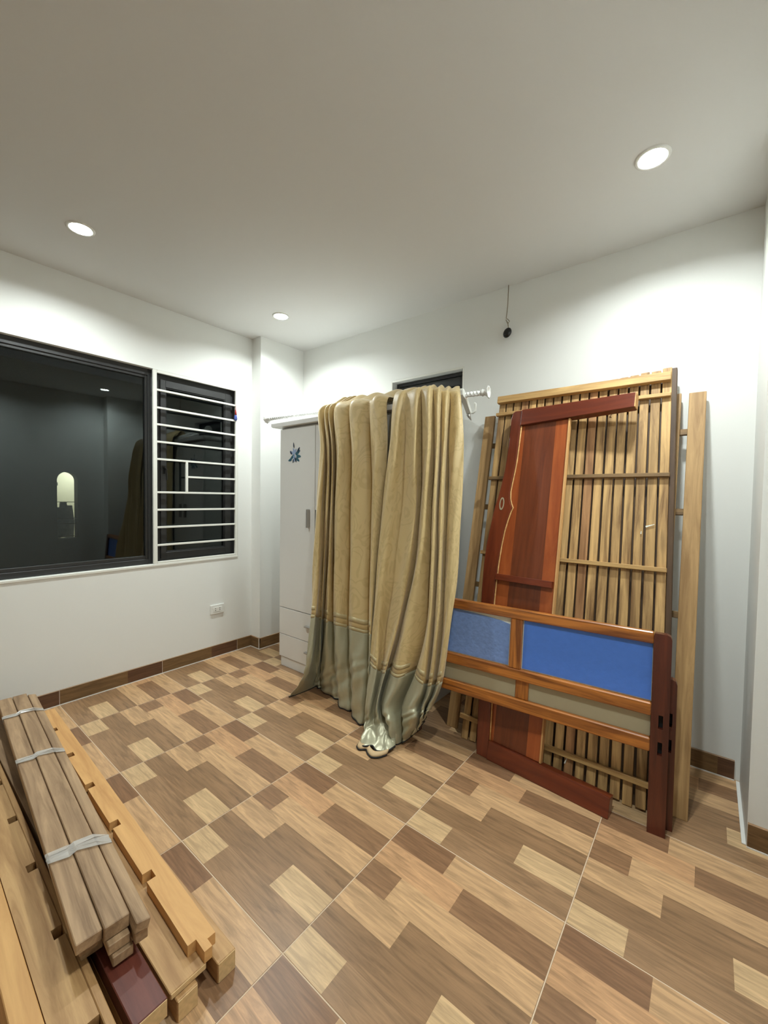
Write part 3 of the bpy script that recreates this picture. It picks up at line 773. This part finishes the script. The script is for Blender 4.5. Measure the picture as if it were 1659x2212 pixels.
def curtain(grid, seam, label, creases):
    n = len(grid) - 1
    o = grid[n // 2][6]
    r = empty('curtain', (o[0], o[1], 0.0))
    tag(r, label, 'curtain', 'gold curtains draped over the wardrobe')
    inv = Matrix.Translation((-o[0], -o[1], 0))
    def put(name, me, mat, thick=0.0):
        me.transform(inv)
        ob = link(name, me, mat, r)
        if thick:
            s = ob.modifiers.new('thickness', 'SOLIDIFY'); s.thickness = thick; s.offset = -1 if True else 0
        return ob
    put('gold_panel', cloth(grid, 0, seam, seam * 8, 12, creases), M['gold_cloth'], 0.002)
    put('lower_band', cloth(grid, seam, n, (n - seam) * 12, 12, creases), M['satin'], 0.002)
    put('trim', cloth(grid, seam - 0.22, seam - 0.13, 2, 12, creases, 0.003), M['gold_trim'], 0.001)
    put('trim', cloth(grid, seam - 0.03, seam + 0.04, 2, 12, creases, 0.003), M['gold_trim'], 0.001)
    C_ = len(grid[0]) - 1
    pts = [drape(grid, n, k / 12, creases) for k in range(C_ * 12 + 1)]
    put('hem', tube_mesh([(p[0], p[1], max(p[2], 0.004)) for p in pts], 0.0045, 6), M['black_edge'])
    return r, inv
curtain(CURTAIN_A, 7, 'gold damask curtain on the left with straight folds and grey-green hem band',
        ((2, 0.05), (4, 0.05), (6, 0.05), (8, 0.05), (10, 0.05)))
cb, cinv = curtain(CURTAIN_B, 8, 'gold damask curtain on the right, gathered, its satin end pooled on floor',
        ((2, 0.008), (4, 0.06), (6, 0.055), (8, 0.05), (10, 0.05)))
# the turned-under ruffle of its hem
path = [(1.672, -0.905), (1.684, -0.944), (1.712, -0.956), (1.738, -0.936), (1.762, -0.952), (1.798, -0.964), (1.828, -0.942), (1.846, -0.900)]
pp = [line_at(path, u * 0.25) for u in range(29)]
bm = bmesh.new()
lo_ = [bm.verts.new((p[0], p[1], 0.006)) for p in pp]
mi_ = [bm.verts.new((p[0] + 0.002, p[1] + 0.004, 0.016)) for p in pp]
hi_ = [bm.verts.new((p[0] - 0.002, p[1] + 0.024, 0.026)) for p in pp]
for A_, B_ in ((lo_, mi_), (mi_, hi_)):
    for k in range(28): bm.faces.new((A_[k], A_[k + 1], B_[k + 1], B_[k]))
me = mesh_of(bm, smooth=True); me.transform(cinv)
o = link('hem_ruffle', me, M['lining'], cb)
s = o.modifiers.new('thickness', 'SOLIDIFY'); s.thickness = 0.0015
me = tube_mesh([(p[0], p[1], 0.0055) for p in pp], 0.0042, 6); me.transform(cinv)
link('hem', me, M['black_edge'], cb)

# ================================================================== LEANING BED PARTS
_boxes = {}
def plank(name, parent, lo, hi, mat, long='X', bev=0.002):
    """a board given by its corners in the parent's frame; grain runs along the named axis"""
    c = [(a + b) / 2 for a, b in zip(lo, hi)]
    e = [b - a for a, b in zip(lo, hi)]
    if long == 'X': R, d = Matrix.Identity(4), e
    elif long == 'Y': R, d = Matrix(((0, -1, 0, 0), (1, 0, 0, 0), (0, 0, 1, 0), (0, 0, 0, 1))), (e[1], e[0], e[2])
    else: R, d = Matrix(((0, 0, -1, 0), (0, 1, 0, 0), (1, 0, 0, 0), (0, 0, 0, 1))), (e[2], e[1], e[0])
    m = M[mat] if isinstance(mat, str) else mat
    key = (round(d[0], 4), round(d[1], 4), round(d[2], 4), bev, m.name)
    if key not in _boxes:
        _boxes[key] = box_mesh([-q / 2 for q in d], [q / 2 for q in d], bev)
    return link(name, _boxes[key], m, parent, Matrix.Translation(c) @ R)

def outline(name, parent, pts, z0, z1, mat, bev=0.0015, long='Y'):
    """a shaped board cut to an outline in the parent's face plane"""
    cx = sum(p[0] for p in pts) / len(pts); cy = sum(p[1] for p in pts) / len(pts); cz = (z0 + z1) / 2
    if long == 'Y':
        q = [(p[1] - cy, -(p[0] - cx)) for p in pts]
        R = Matrix(((0, -1, 0, 0), (1, 0, 0, 0), (0, 0, 1, 0), (0, 0, 0, 1)))
    else:
        q = [(p[0] - cx, p[1] - cy) for p in pts]; R = Matrix.Identity(4)
    return link(name, prism_mesh(q, z0 - cz, z1 - cz, bev), M[mat], parent, Matrix.Translation((cx, cy, cz)) @ R)

rad = math.radians
# ---- wide slat base standing against the wall
bx0 = 1.935
bb = empty('slatted_bed_base', mat=lean(bx0, -0.46, rad(13)))
tag(bb, 'wide-slatted bed base leaning on the wall behind the narrow-slat panel', 'bed base')
for k in range(11):
    x = k * 0.1054 - (0.0 if k < 10 else 0.0095)
    h = 1.868 + random.uniform(-0.004, 0.006)
    plank('slat', bb, (x, 0.0, -0.018), (x + 0.066, h, 0.0), 'old_rail', 'Y')
for v in (0.20, 0.815, 1.285, 1.675):
    plank('rung', bb, (0.012, v - 0.014, -0.034), (1.09, v + 0.016, -0.0185), 'batten_dark', 'X')

# ---- narrow slat panel in front of it
sb = empty('slatted_bed_base', mat=lean(2.055, -0.52, rad(12.5)))
tag(sb, 'bed base of many narrow upright slats with thin cross battens', 'bed base')
SX = 2.055
tops = [1.956, 1.957, 1.957, 1.956, 1.957, 1.958, 1.957, 1.957, 1.958, 1.960, 1.957, 1.963, 1.966, 1.968, 1.970, 1.973, 1.979, 1.978, 1.987]
def fan(o, pivot_x, ang):
    """swing an upright slat a little about its foot"""
    o.matrix_basis = Matrix.Translation((pivot_x, 0, 0)) @ Matrix.Rotation(ang, 4, 'Z') @ Matrix.Translation((-pivot_x, 0, 0)) @ o.matrix_basis
for k in range(19):
    x = 2.058 - SX + k * 0.0477
    bot = 0.012 if k in (4, 9, 15, 17) else 0.002 + random.uniform(0.0, 0.004)
    w = 0.0370 + random.uniform(-0.001, 0.0015)
    o = plank('slat', sb, (x, bot, -0.014), (x + w, tops[k], 0.0), 'slat_red' if k in (3, 11) else 'slat', 'Y')
    fan(o, x, 0.021 * k / 18)
    if k < 18:
        o = plank('backing_slat', sb, (x + 0.024, 0.004, -0.042), (x + 0.062, 1.948, -0.030), 'shaded_brown', 'Y')  # coloured dark so the gaps between slats look shaded
        fan(o, x, 0.021 * k / 18)
o = plank('edge_board', sb, (2.9565 - SX, 0.0, -0.044), (2.9785 - SX, 1.984, -0.004), 'shaded_brown', 'Y')  # shade on this side of the panel is part of its brown
fan(o, 2.9565 - SX, 0.0235)
plank('head_board', sb, (2.052 - SX, 1.911, 0.0005), (2.911 - SX, 1.953, 0.028), 'batten', 'X')
plank('cross_batten', sb, (2.050 - SX, 1.833, 0.0005), (2.914 - SX, 1.852, 0.020), 'batten', 'X')
plank('cross_batten', sb, (2.048 - SX, 1.440, 0.0005), (2.927 - SX, 1.459, 0.020), 'batten_dark', 'X')
plank('cross_batten', sb, (2.052 - SX, 1.003, 0.0005), (2.935 - SX, 1.023, 0.020), 'batten', 'X')
plank('cross_batten', sb, (2.045 - SX, 0.105, 0.0005), (2.945 - SX, 0.129, 0.020), 'batten', 'X')
link('nail', tube_mesh([(2.66 - SX, 1.765, 0.0), (2.672 - SX, 1.775, 0.012), (2.664 - SX, 1.785, 0.02)], 0.0015, 5), M['wire'], sb)

# ---- red brown headboard standing on its side
hb = empty('headboard', mat=lean(2.18, -0.594, rad(12.6), -0.09))
tag(hb, 'red-brown varnished headboard with wavy edge, stood on its side', 'headboard')
SH = 0.026
def sh(pts): return [(a - SH * v, v) for a, v in pts]
crest = [(0.004, 0.0), (-0.004, 0.10), (-0.012, 0.21), (-0.018, 0.35), (-0.030, 0.48), (-0.048, 0.60), (-0.060, 0.72), (-0.068, 0.84), (-0.072, 0.96), (-0.069, 1.06),
         (-0.060, 1.15), (-0.052, 1.22), (-0.042, 1.29), (-0.030, 1.34), (-0.016, 1.42), (-0.006, 1.50), (-0.001, 1.59), (0.001, 1.70), (0.000, 1.80), (0.006, 1.830), (0.020, 1.842)]
inner = [(0.060, 1.750), (0.058, 1.65), (0.055, 1.55), (0.049, 1.48), (0.042, 1.42), (0.037, 1.37), (0.040, 1.33), (0.050, 1.30), (0.060, 1.282), (0.052, 1.262), (0.038, 1.21),
         (0.026, 1.15), (0.017, 1.07), (0.011, 0.97), (0.009, 0.87), (0.009, 0.77), (0.014, 0.67), (0.028, 0.60), (0.058, 0.565), (0.046, 0.53), (0.040, 0.47), (0.046, 0.38), (0.054, 0.28), (0.060, 0.18), (0.064, 0.088)]
outline('crest_rail', hb, sh(crest + [(0.060, 1.842)] + inner + [(0.064, 0.0)]), -0.034, 0.0, 'red_wood', 0.004)
def inside(extra, v0, v1): return [(a, v) for a, v in inner if v0 <= v <= v1]
outline('panel_board', hb, sh([(0.082, 1.752), (0.060, 1.752)] + inner[1:-1] + [(0.062, 0.088), (0.082, 0.088)]), -0.026, -0.014, 'orange_panel', 0.0)
outline('panel_board', hb, sh([(0.0825, 0.088), (0.252, 0.088), (0.252, 1.760), (0.0825, 1.752)]), -0.026, -0.014, 'brown_panel', 0.0)
outline('panel_board', hb, sh([(0.2525, 0.088), (0.318, 0.088), (0.318, 1.762), (0.2525, 1.760)]), -0.026, -0.013, 'orange_panel', 0.0)
outline('panel_edge', hb, sh([(0.3185, 0.088), (0.327, 0.088), (0.327, 1.762), (0.3185, 1.762)]), -0.027, -0.004, 'pale_edge', 0.001)
bead = [(a + 0.004 - SH * v, v, -0.006) for a, v in inner]
link('bead', tube_mesh(bead, 0.0042, 6), M['pale_edge'], hb)
# legs of the headboard, now the upper and lower arm
outline('leg', hb, sh([(0.061, 1.752), (0.616, 1.778), (0.620, 1.850), (0.061, 1.843)]), -0.046, 0.006, 'red_wood', 0.003, 'X')
outline('leg', hb, [(0.065, 0.0), (0.614, 0.0), (0.616, 0.083), (0.065, 0.087)], -0.046, 0.006, 'red_wood', 0.003, 'X')
link('leg_end', box_mesh((0.6165 - SH * 1.81, 1.779, -0.045), (0.6215 - SH * 1.81, 1.849, 0.005), 0.001), M['pale_edge'], hb)
outline('cleat', hb, sh([(0.012, 0.884), (0.312, 0.884), (0.312, 0.917), (0.012, 0.917)]), -0.0125, 0.012, 'red_wood', 0.002, 'X')
bm = bmesh.new()
for a_, b_ in ((0.014, 0.036),):
    ro = [((a_ + 0.0) * math.cos(t), b_ * math.sin(t)) for t in [2 * math.pi * k / 24 for k in range(24)]]
    ri = [(p[0] * 0.62, p[1] * 0.74) for p in ro]
    A = [[bm.verts.new((p[0] - 0.002 - SH * 1.30, p[1] + 1.302, z)) for p in q] for q, z in ((ro, 0.0), (ro, 0.002), (ri, 0.002), (ri, 0.0))]
    for u, w in zip(A, A[1:]):
        for k in range(24): bm.faces.new((u[k], u[(k + 1) % 24], w[(k + 1) % 24], w[k]))
link('oval_mark', mesh_of(bm), M['cream_panel'], hb)

# ---- footboards
def slotted_post(name, parent, x0, x1, h, s0, s1, slots, mat):
    bm = bmesh.new()
    zf, zb = 0.0, -0.045
    top = [(x0, h - 0.012), (x0 + 0.003, h), (x1 - 0.016, h), (x1 - 0.005, h - 0.005), (x1, h - 0.018)]
    # front layer with open slots, back layer solid; a rounded head on top
    add_box(bm, (x0, 0, zb), (x1, slots[-1][1], zb + 0.014))
    add_box(bm, (x0, 0, zb + 0.014), (s0, slots[-1][1], zf)); add_box(bm, (s1, 0, zb + 0.014), (x1, slots[-1][1], zf))
    v = 0.0
    for a, b in slots:
        add_box(bm, (s0, v, zb + 0.014), (s1, a, zf)); v = b
    add_prism(bm, [(x0, v), (x1, v)] + top[::-1], zb, zf)
    c = ((x0 + x1) / 2, h / 2, -0.0225)
    me = mesh_of(bm)
    R = Matrix(((0, -1, 0, 0), (1, 0, 0, 0), (0, 0, 1, 0), (0, 0, 0, 1)))
    me.transform((Matrix.Translation(c) @ R).inverted())
    post = link(name, me, M[mat], parent, Matrix.Translation(c) @ R)
    inv = (Matrix.Translation(c) @ R).inverted()
    for a, b in slots:  # a dark block in each slot imitates the shade there
        sm = box_mesh((s0 + 0.0003, a + 0.0003, zb + 0.0141), (s1 - 0.0003, b - 0.0003, zb + 0.020))
        sm.transform(inv)
        link('slot_shade', sm, M['hole_shade'], post)
    return post

f2 = empty('footboard', mat=lean(2.97, -0.563, rad(5), 0.06))
tag(f2, 'lower dark footboard hidden behind the blue-panelled footboard, post showing', 'footboard')
slotted_post('post', f2, -0.03, 0.030, 0.585, 0.004, 0.018, [(0.30, 0.35), (0.40, 0.452)], 'mahogany')
slotted_post('post', f2, -1.18, -1.12, 0.585, -1.16, -1.146, [(0.30, 0.35), (0.40, 0.452)], 'mahogany')
plank('rail', f2, (-1.12, 0.50, -0.024), (-0.03, 0.555, -0.006), 'orange_wood', 'X')
plank('rail', f2, (-1.12, 0.375, -0.022), (-0.03, 0.425, -0.006), 'orange_wood', 'X')

fb = empty('footboard', mat=lean(2.95, -0.62, rad(5), 0.06))
tag(fb, 'orange-brown footboard with blue film panels standing in front', 'footboard')
slotted_post('post', fb, -0.029, 0.031, 0.772, -0.004, 0.011, [(0.303, 0.354), (0.404, 0.457)], 'mahogany')
slotted_post('post', fb, -1.30, -1.24, 0.772, -1.28, -1.265, [(0.303, 0.354), (0.404, 0.457)], 'mahogany')
for v0, v1, t in ((0.729, 0.776, 0.001), (0.447, 0.497, 0.003), (0.308, 0.361, 0.003)):
    plank('rail', fb, (-1.2395, v0, -0.034), (-0.0295, v1, t), 'orange_wood', 'X', 0.004)
plank('mullion', fb, (-0.602, 0.4975, -0.032), (-0.547, 0.7285, -0.002), 'orange_wood', 'Y', 0.003)
plank('mullion', fb, (-0.568, 0.3615, -0.033), (-0.508, 0.4465, -0.012), 'orange_wood', 'Y', 0.003)
for a, b in ((-1.2385, -0.6025), (-0.5465, -0.0305)):
    plank('panel_backing', fb, (a, 0.498, -0.026), (b, 0.728, -0.020), 'film_edge', 'X', 0.0)
n_ = 14
top = [(-0.609 - 0.625 * k / n_, 0.7265 - 0.026 * (1 - k / n_) ** 3.6 - (0.004 if k == 0 else 0)) for k in range(n_ + 1)]
outline('film_panel', fb, [(-1.236, 0.503), (-0.609, 0.503)] + top, -0.0198, -0.0165, 'blue_grey_film', 0.0, 'X')
outline('film_panel', fb, [(-0.542, 0.503), (-0.032, 0.503), (-0.032, 0.727), (-0.542, 0.726)], -0.0198, -0.0165, 'blue_film', 0.0, 'X')
plank('lower_panel', fb, (-1.2385, 0.3615, -0.030), (-0.5685, 0.4465, -0.020), 'cream_panel', 'X', 0.0)
plank('lower_panel', fb, (-0.5075, 0.3615, -0.030), (-0.0305, 0.4465, -0.020), 'cream_panel', 'X', 0.0)

# scraps of clear film caught on the slats
def scrap(label, x, v, L, ang, w=0.006):
    m = lean(x, -0.52, rad(12.5)) @ Matrix.Translation((0, v, 0.004)) @ Matrix.Rotation(ang, 4, 'Z')
    r = empty('film_scrap', mat=m)
    bm = bmesh.new()
    for k in range(4):
        a, b = L * k / 4, L * (k + 1) / 4
        add_box(bm, (a, -w / 2 * (1 - 0.2 * k), 0.001 * (k % 2)), (b, w / 2 * (1 - 0.2 * k), 0.001 * (k % 2) + 0.002))
    o = link('film_scrap', mesh_of(bm), M['film_edge'])
    bpy.data.objects.remove(r)
    o.matrix_world = m
    tag(o, label, 'plastic scrap', 'plastic scraps on the slats')
scrap('longest white plastic scrap on the slats, right of centre', 2.845, 1.205, 0.036, 0.35, 0.007)
scrap('small white plastic scrap on the slats left of the longest one', 2.828, 1.170, 0.014, 1.5, 0.005)
scrap('white plastic sliver low on the slats above the headboard leg', 2.585, 0.075, 0.040, 1.25, 0.005)

# ================================================================== WALL FITTINGS
sk = empty('wall_socket', (0.0, -0.766, 0.383))
tag(sk, 'white double wall socket low on the left wall', 'socket')
bm = bmesh.new(); add_box(bm, (0, -0.058, -0.037), (0.010, 0.058, 0.037), 0.004, 2)
link('plate', mesh_of(bm), M['white_plastic'], sk)
bm = bmesh.new(); add_box(bm, (0.010, -0.036, -0.018), (0.0125, 0.036, 0.018), 0.001)
ins = link('insert', mesh_of(bm), M['white_plastic'], sk)
for dy in (-0.018, 0.018):
    for dz in (-0.007, 0.007):
        link('slot', box_mesh((0.0124, dy - 0.004, dz - 0.0022), (0.0132, dy + 0.004, dz + 0.0022)), M['hole_shade'], ins)

gr = empty('security_grille', (0.0, -1.243, WZ0))
tag(gr, 'white steel security grille of horizontal bars over the casement window', 'window bars')
gi = Matrix.Translation((0, 1.243, -WZ0))
def gbar(name, lo, hi):
    me = box_mesh(lo, hi, 0.0015); me.transform(gi)
    link(name, me, M['white_steel'], gr)
GX0, GX1 = -0.014, 0.004
gbar('upright', (GX0, -1.243, WZ0 + 0.005), (GX1, -1.217, WZ1 - 0.002)); gbar('upright', (GX0, -0.606, WZ0 + 0.005), (GX1, -0.585, WZ1 - 0.002))
gbar('frame_rail', (GX0, -1.2165, WZ1 - 0.022), (GX1, -0.6065, WZ1 - 0.002)); gbar('frame_rail', (GX0, -1.2165, WZ0 + 0.005), (GX1, -0.6065, WZ0 + 0.020))
for z in (2.032, 1.908, 1.790, 1.668, 1.545, 1.310, 1.185, 1.060, 0.932):
    gbar('bar', (-0.010, -1.2165, z - 0.007), (0.003, -0.6065, z + 0.007))
gbar('short_upright', (-0.011, -1.014, 1.3175), (0.004, -0.997, 1.5375))
gbar('bar', (-0.010, -0.9965, 1.421), (0.003, -0.6065, 1.435))

ch = empty('hanging_charm', (0.012, -0.611, 1.908))
tag(ch, 'small red and blue charm hanging from the white window bars', 'charm')
link('cord', tube_mesh([(0, 0, 0.128), (0.001, 0.002, 0.10), (0, 0, 0.075)], 0.0015, 5), M['red_thread'], ch)
link('tassel', tube_mesh([(0, 0, 0.088), (0, 0, 0.07), (0, 0.001, 0.045)], [0.003, 0.007, 0.009], 8), M['red_thread'], ch)
link('pouch', tube_mesh([(0, 0, 0.046), (0, 0, 0.03), (0, 0, 0.012), (0, 0, 0.0)], [0.007, 0.012, 0.014, 0.009], 8), M['blue_cloth'], ch)

wr = empty('hanging_wire', (2.060, -0.030, CEIL))
tag(wr, 'loose grey wire with glossy black cap hanging from the ceiling edge', 'wire')
pts = [(0.0, 0.012, -0.0005), (0.0, 0.008, -0.06), (0.001, 0.002, -0.12), (-0.002, 0, -0.17), (-0.006, 0, -0.205), (0.004, -0.002, -0.212), (0.016, -0.002, -0.228),
       (0.010, -0.002, -0.238), (-0.002, 0.0, -0.224), (-0.008, 0.002, -0.212), (0.006, 0, -0.242), (0.009, 0, -0.26), (0.008, 0, -0.272)]
link('cable', tube_mesh(pts, 0.0027, 7), M['wire'], wr)
bm = bmesh.new()
bmesh.ops.create_uvsphere(bm, u_segments=20, v_segments=12, radius=1)
for v in bm.verts: v.co = Vector((v.co.x * 0.025, v.co.y * 0.016, v.co.z * 0.031))
cap = link('cap', mesh_of(bm, smooth=True), M['black_gloss'], wr, Matrix.Translation((0.004, -0.002, -0.295)) @ Matrix.Rotation(0.5, 4, 'Y'))

# ================================================================== TIMBER ON THE FLOOR
def timber(name, label, x0, y0, ang, z0, group=None):
    r = empty(name, mat=Matrix.Translation((x0, y0, z0)) @ Matrix.Rotation(ang, 4, 'Z'))
    tag(r, label, 'timber', group)
    return r
def one(name, label, lo, hi, mat, ang=0.0):
    """single straight board lying along X"""
    c = ((lo[0] + hi[0]) / 2, (lo[1] + hi[1]) / 2, lo[2])
    h = [(b - a) / 2 for a, b in zip(lo, hi)]
    r = empty(name, mat=Matrix.Translation(c) @ Matrix.Rotation(ang, 4, 'Z'))
    tag(r, label, 'timber', 'timber lying on the floor')
    t = 2 * h[2]
    plank('board', r, (-h[0], -h[1], 0), (h[0] - 0.001, h[1], t), mat, 'X', 0.002)
    plank('end_grain', r, (h[0] - 0.0009, -h[1] + 0.002, 0.002), (h[0] + 0.0006, h[1] - 0.002, t - 0.002), 'end_grain', 'X', 0.0)
    return r
one('batten', 'square floor batten with pale end, furthest right under the pile', (0.22, -1.945, 0), (2.097, -1.893, 0.055), 'tan_wood')
one('batten', 'square floor batten with pale end under the wide plank', (0.22, -2.050, 0), (2.097, -1.998, 0.055), 'tan_wood')
one('plank', 'wide tan plank between the wrapped bundle and the notched golden rail', (0.24, -2.060, 0.0555), (2.082, -1.968, 0.072), 'tan_wood')
one('batten', 'square floor batten directly beneath the dark red-brown board end', (0.22, -2.150, 0), (2.04, -2.095, 0.055), 'tan_wood')
one('board', 'dark red-brown board end lying beneath the wrapped slat bundle', (1.45, -2.150, 0.0555), (2.105, -2.076, 0.100), 'dark_red')
one('board', 'brown board under the left side of the wrapped bundle', (0.20, -2.150, 0.0555), (1.445, -2.066, 0.100), 'grey_slat')

def notched(name, label, x0, x1, y0, y1, z0, z1, notches, side, mat, ang, piv, tip=None, nd=0.026, nl=0.036):
    """rail with square notches cut in one long edge and a stepped tenon at the near end"""
    r = timber(name, label, piv[0], piv[1], ang, z0, 'timber lying on the floor')
    a, b, c, d = x0 - piv[0], x1 - piv[0], y0 - piv[1], y1 - piv[1]
    pts = []
    if side > 0:   # notches on the high-y edge
        pts += [(a, c), (b, c), (b, d)]
        for n in sorted(notches, reverse=True):
            u = n - piv[0]
            pts += [(u + nl / 2, d), (u + nl / 2, d - nd), (u - nl / 2, d - nd), (u - nl / 2, d)]
        pts += [(a, d)]
    else:
        pts += [(a, c)]
        for n in sorted(notches):
            u = n - piv[0]
            pts += [(u - nl / 2, c), (u - nl / 2, c + nd), (u + nl / 2, c + nd), (u + nl / 2, c)]
        if tip: pts += [(b + t[0], c + (d - c) * t[1]) for t in tip]
        else: pts += [(b, c), (b, d)]
        pts += [(a, d)]
    me = prism_mesh(pts, 0, z1 - z0, 0.0)
    link('rail', me, M[mat], r)
    return r
ra = notched('notched_rail', 'golden notched bed rail, rightmost on the timber pile', 0.27, 2.06, -1.995, -1.930, 0.0725, 0.104,
             [0.53, 0.834, 1.133, 1.432, 1.741], -1, 'golden', -0.031, (2.06, -1.96),
             [(-0.025, 0.0), (-0.025, 0.34), (0.022, 0.34), (0.022, 0.66), (-0.004, 0.66), (-0.004, 1.0)])
notched('notched_rail', 'pale knotty notched bed rail left of the wrapped bundle', 0.12, 2.45, -2.272, -2.1905, 0.0, 0.108,
        [0.245, 0.545, 0.845, 1.133, 1.430, 1.733, 2.04], 1, 'tan_wood', -0.012, (2.0, -2.19), nd=0.024, nl=0.036)
one('rail', 'golden bed rail squeezed between the notched rail and red board', (0.15, -2.1805, 0), (2.45, -2.163, 0.106), 'tan_wood', -0.012)
one('rail', 'plain golden bed rail at the far left edge of the pile', (0.15, -2.318, 0), (2.45, -2.266, 0.112), 'golden', -0.012)

# wrapped bundle of slats
bu = empty('slat_bundle', mat=Matrix.Translation((1.90, -2.128, 0.1085)) @ Matrix.Rotation(-0.066, 4, 'Z'))
tag(bu, 'bundle of grey-brown slats tied with clear plastic film', 'slat bundle')
# (y, z, width, thickness, near end, far end, roll)
BUN = [(-0.034, 0.0, 0.048, 0.026, -0.03, -1.70, 0), (0.016, 0.0, 0.046, 0.026, 0.045, -1.72, 0), (0.054, 0.0, 0.028, 0.026, 0.01, -1.70, 0),
       (-0.040, 0.0275, 0.048, 0.026, -0.015, -1.72, 0), (0.010, 0.0275, 0.048, 0.026, 0.035, -1.74, 0), (0.055, 0.0275, 0.030, 0.030, 0.055, -1.68, 0),
       (-0.047, 0.0550, 0.056, 0.028, 0.005, -1.74, 0), (0.010, 0.0550, 0.056, 0.036, 0.018, -1.72, 0), (0.056, 0.0590, 0.034, 0.026, 0.060, -1.70, -0.22)]
for y, z, w, t, xn, xf, roll in BUN:
    L = xn - xf
    c = ((xn + xf) / 2, y, z + t / 2)
    bm = bmesh.new(); add_box(bm, (-L / 2, -w / 2, -t / 2), (L / 2, w / 2, t / 2), 0.002)
    link('slat', mesh_of(bm), M['grey_slat'], bu, Matrix.Translation(c) @ Matrix.Rotation(roll, 4, 'X'))
hull = [(-0.078, 0.083), (-0.072, 0.0865), (-0.030, 0.0875), (-0.012, 0.0935), (0.036, 0.0935), (0.072, 0.082), (0.075, 0.060), (0.074, 0.0), (0.070, -0.0025), (-0.060, -0.0025), (-0.066, 0.02), (-0.070, 0.05)]
def band(x, w, skew):
    bm = bmesh.new()
    cs = [-w / 2, -w / 3, -w / 5, 0, w / 6, w / 3.2, w / 2]
    rings = []
    for i, u in enumerate(cs):
        k = 1.0 + (0.022 if i in (1, 4) else (0.010 if i == 6 else 0.0))
        rings.append([bm.verts.new((x + u + skew * (p[0]) + 0.006 * math.sin(9 * j + 2.7 * i), p[0] * k, p[1] * k + 0.0015 + 0.0012 * math.cos(5 * j + 4 * i))) for j, p in enumerate(hull)])
    n = len(hull)
    for a, b in zip(rings, rings[1:]):
        for k in range(n): bm.faces.new((a[k], a[(k + 1) % n], b[(k + 1) % n], b[k]))
    o = link('plastic_band', mesh_of(bm, smooth=False), M['plastic_wrap'], bu)
    s = o.modifiers.new('thickness', 'SOLIDIFY'); s.thickness = 0.0012; s.offset = 1
band(-0.32, 0.050, 0.30); band(-0.985, 0.034, 0.22); band(-1.47, 0.030, 0.15)
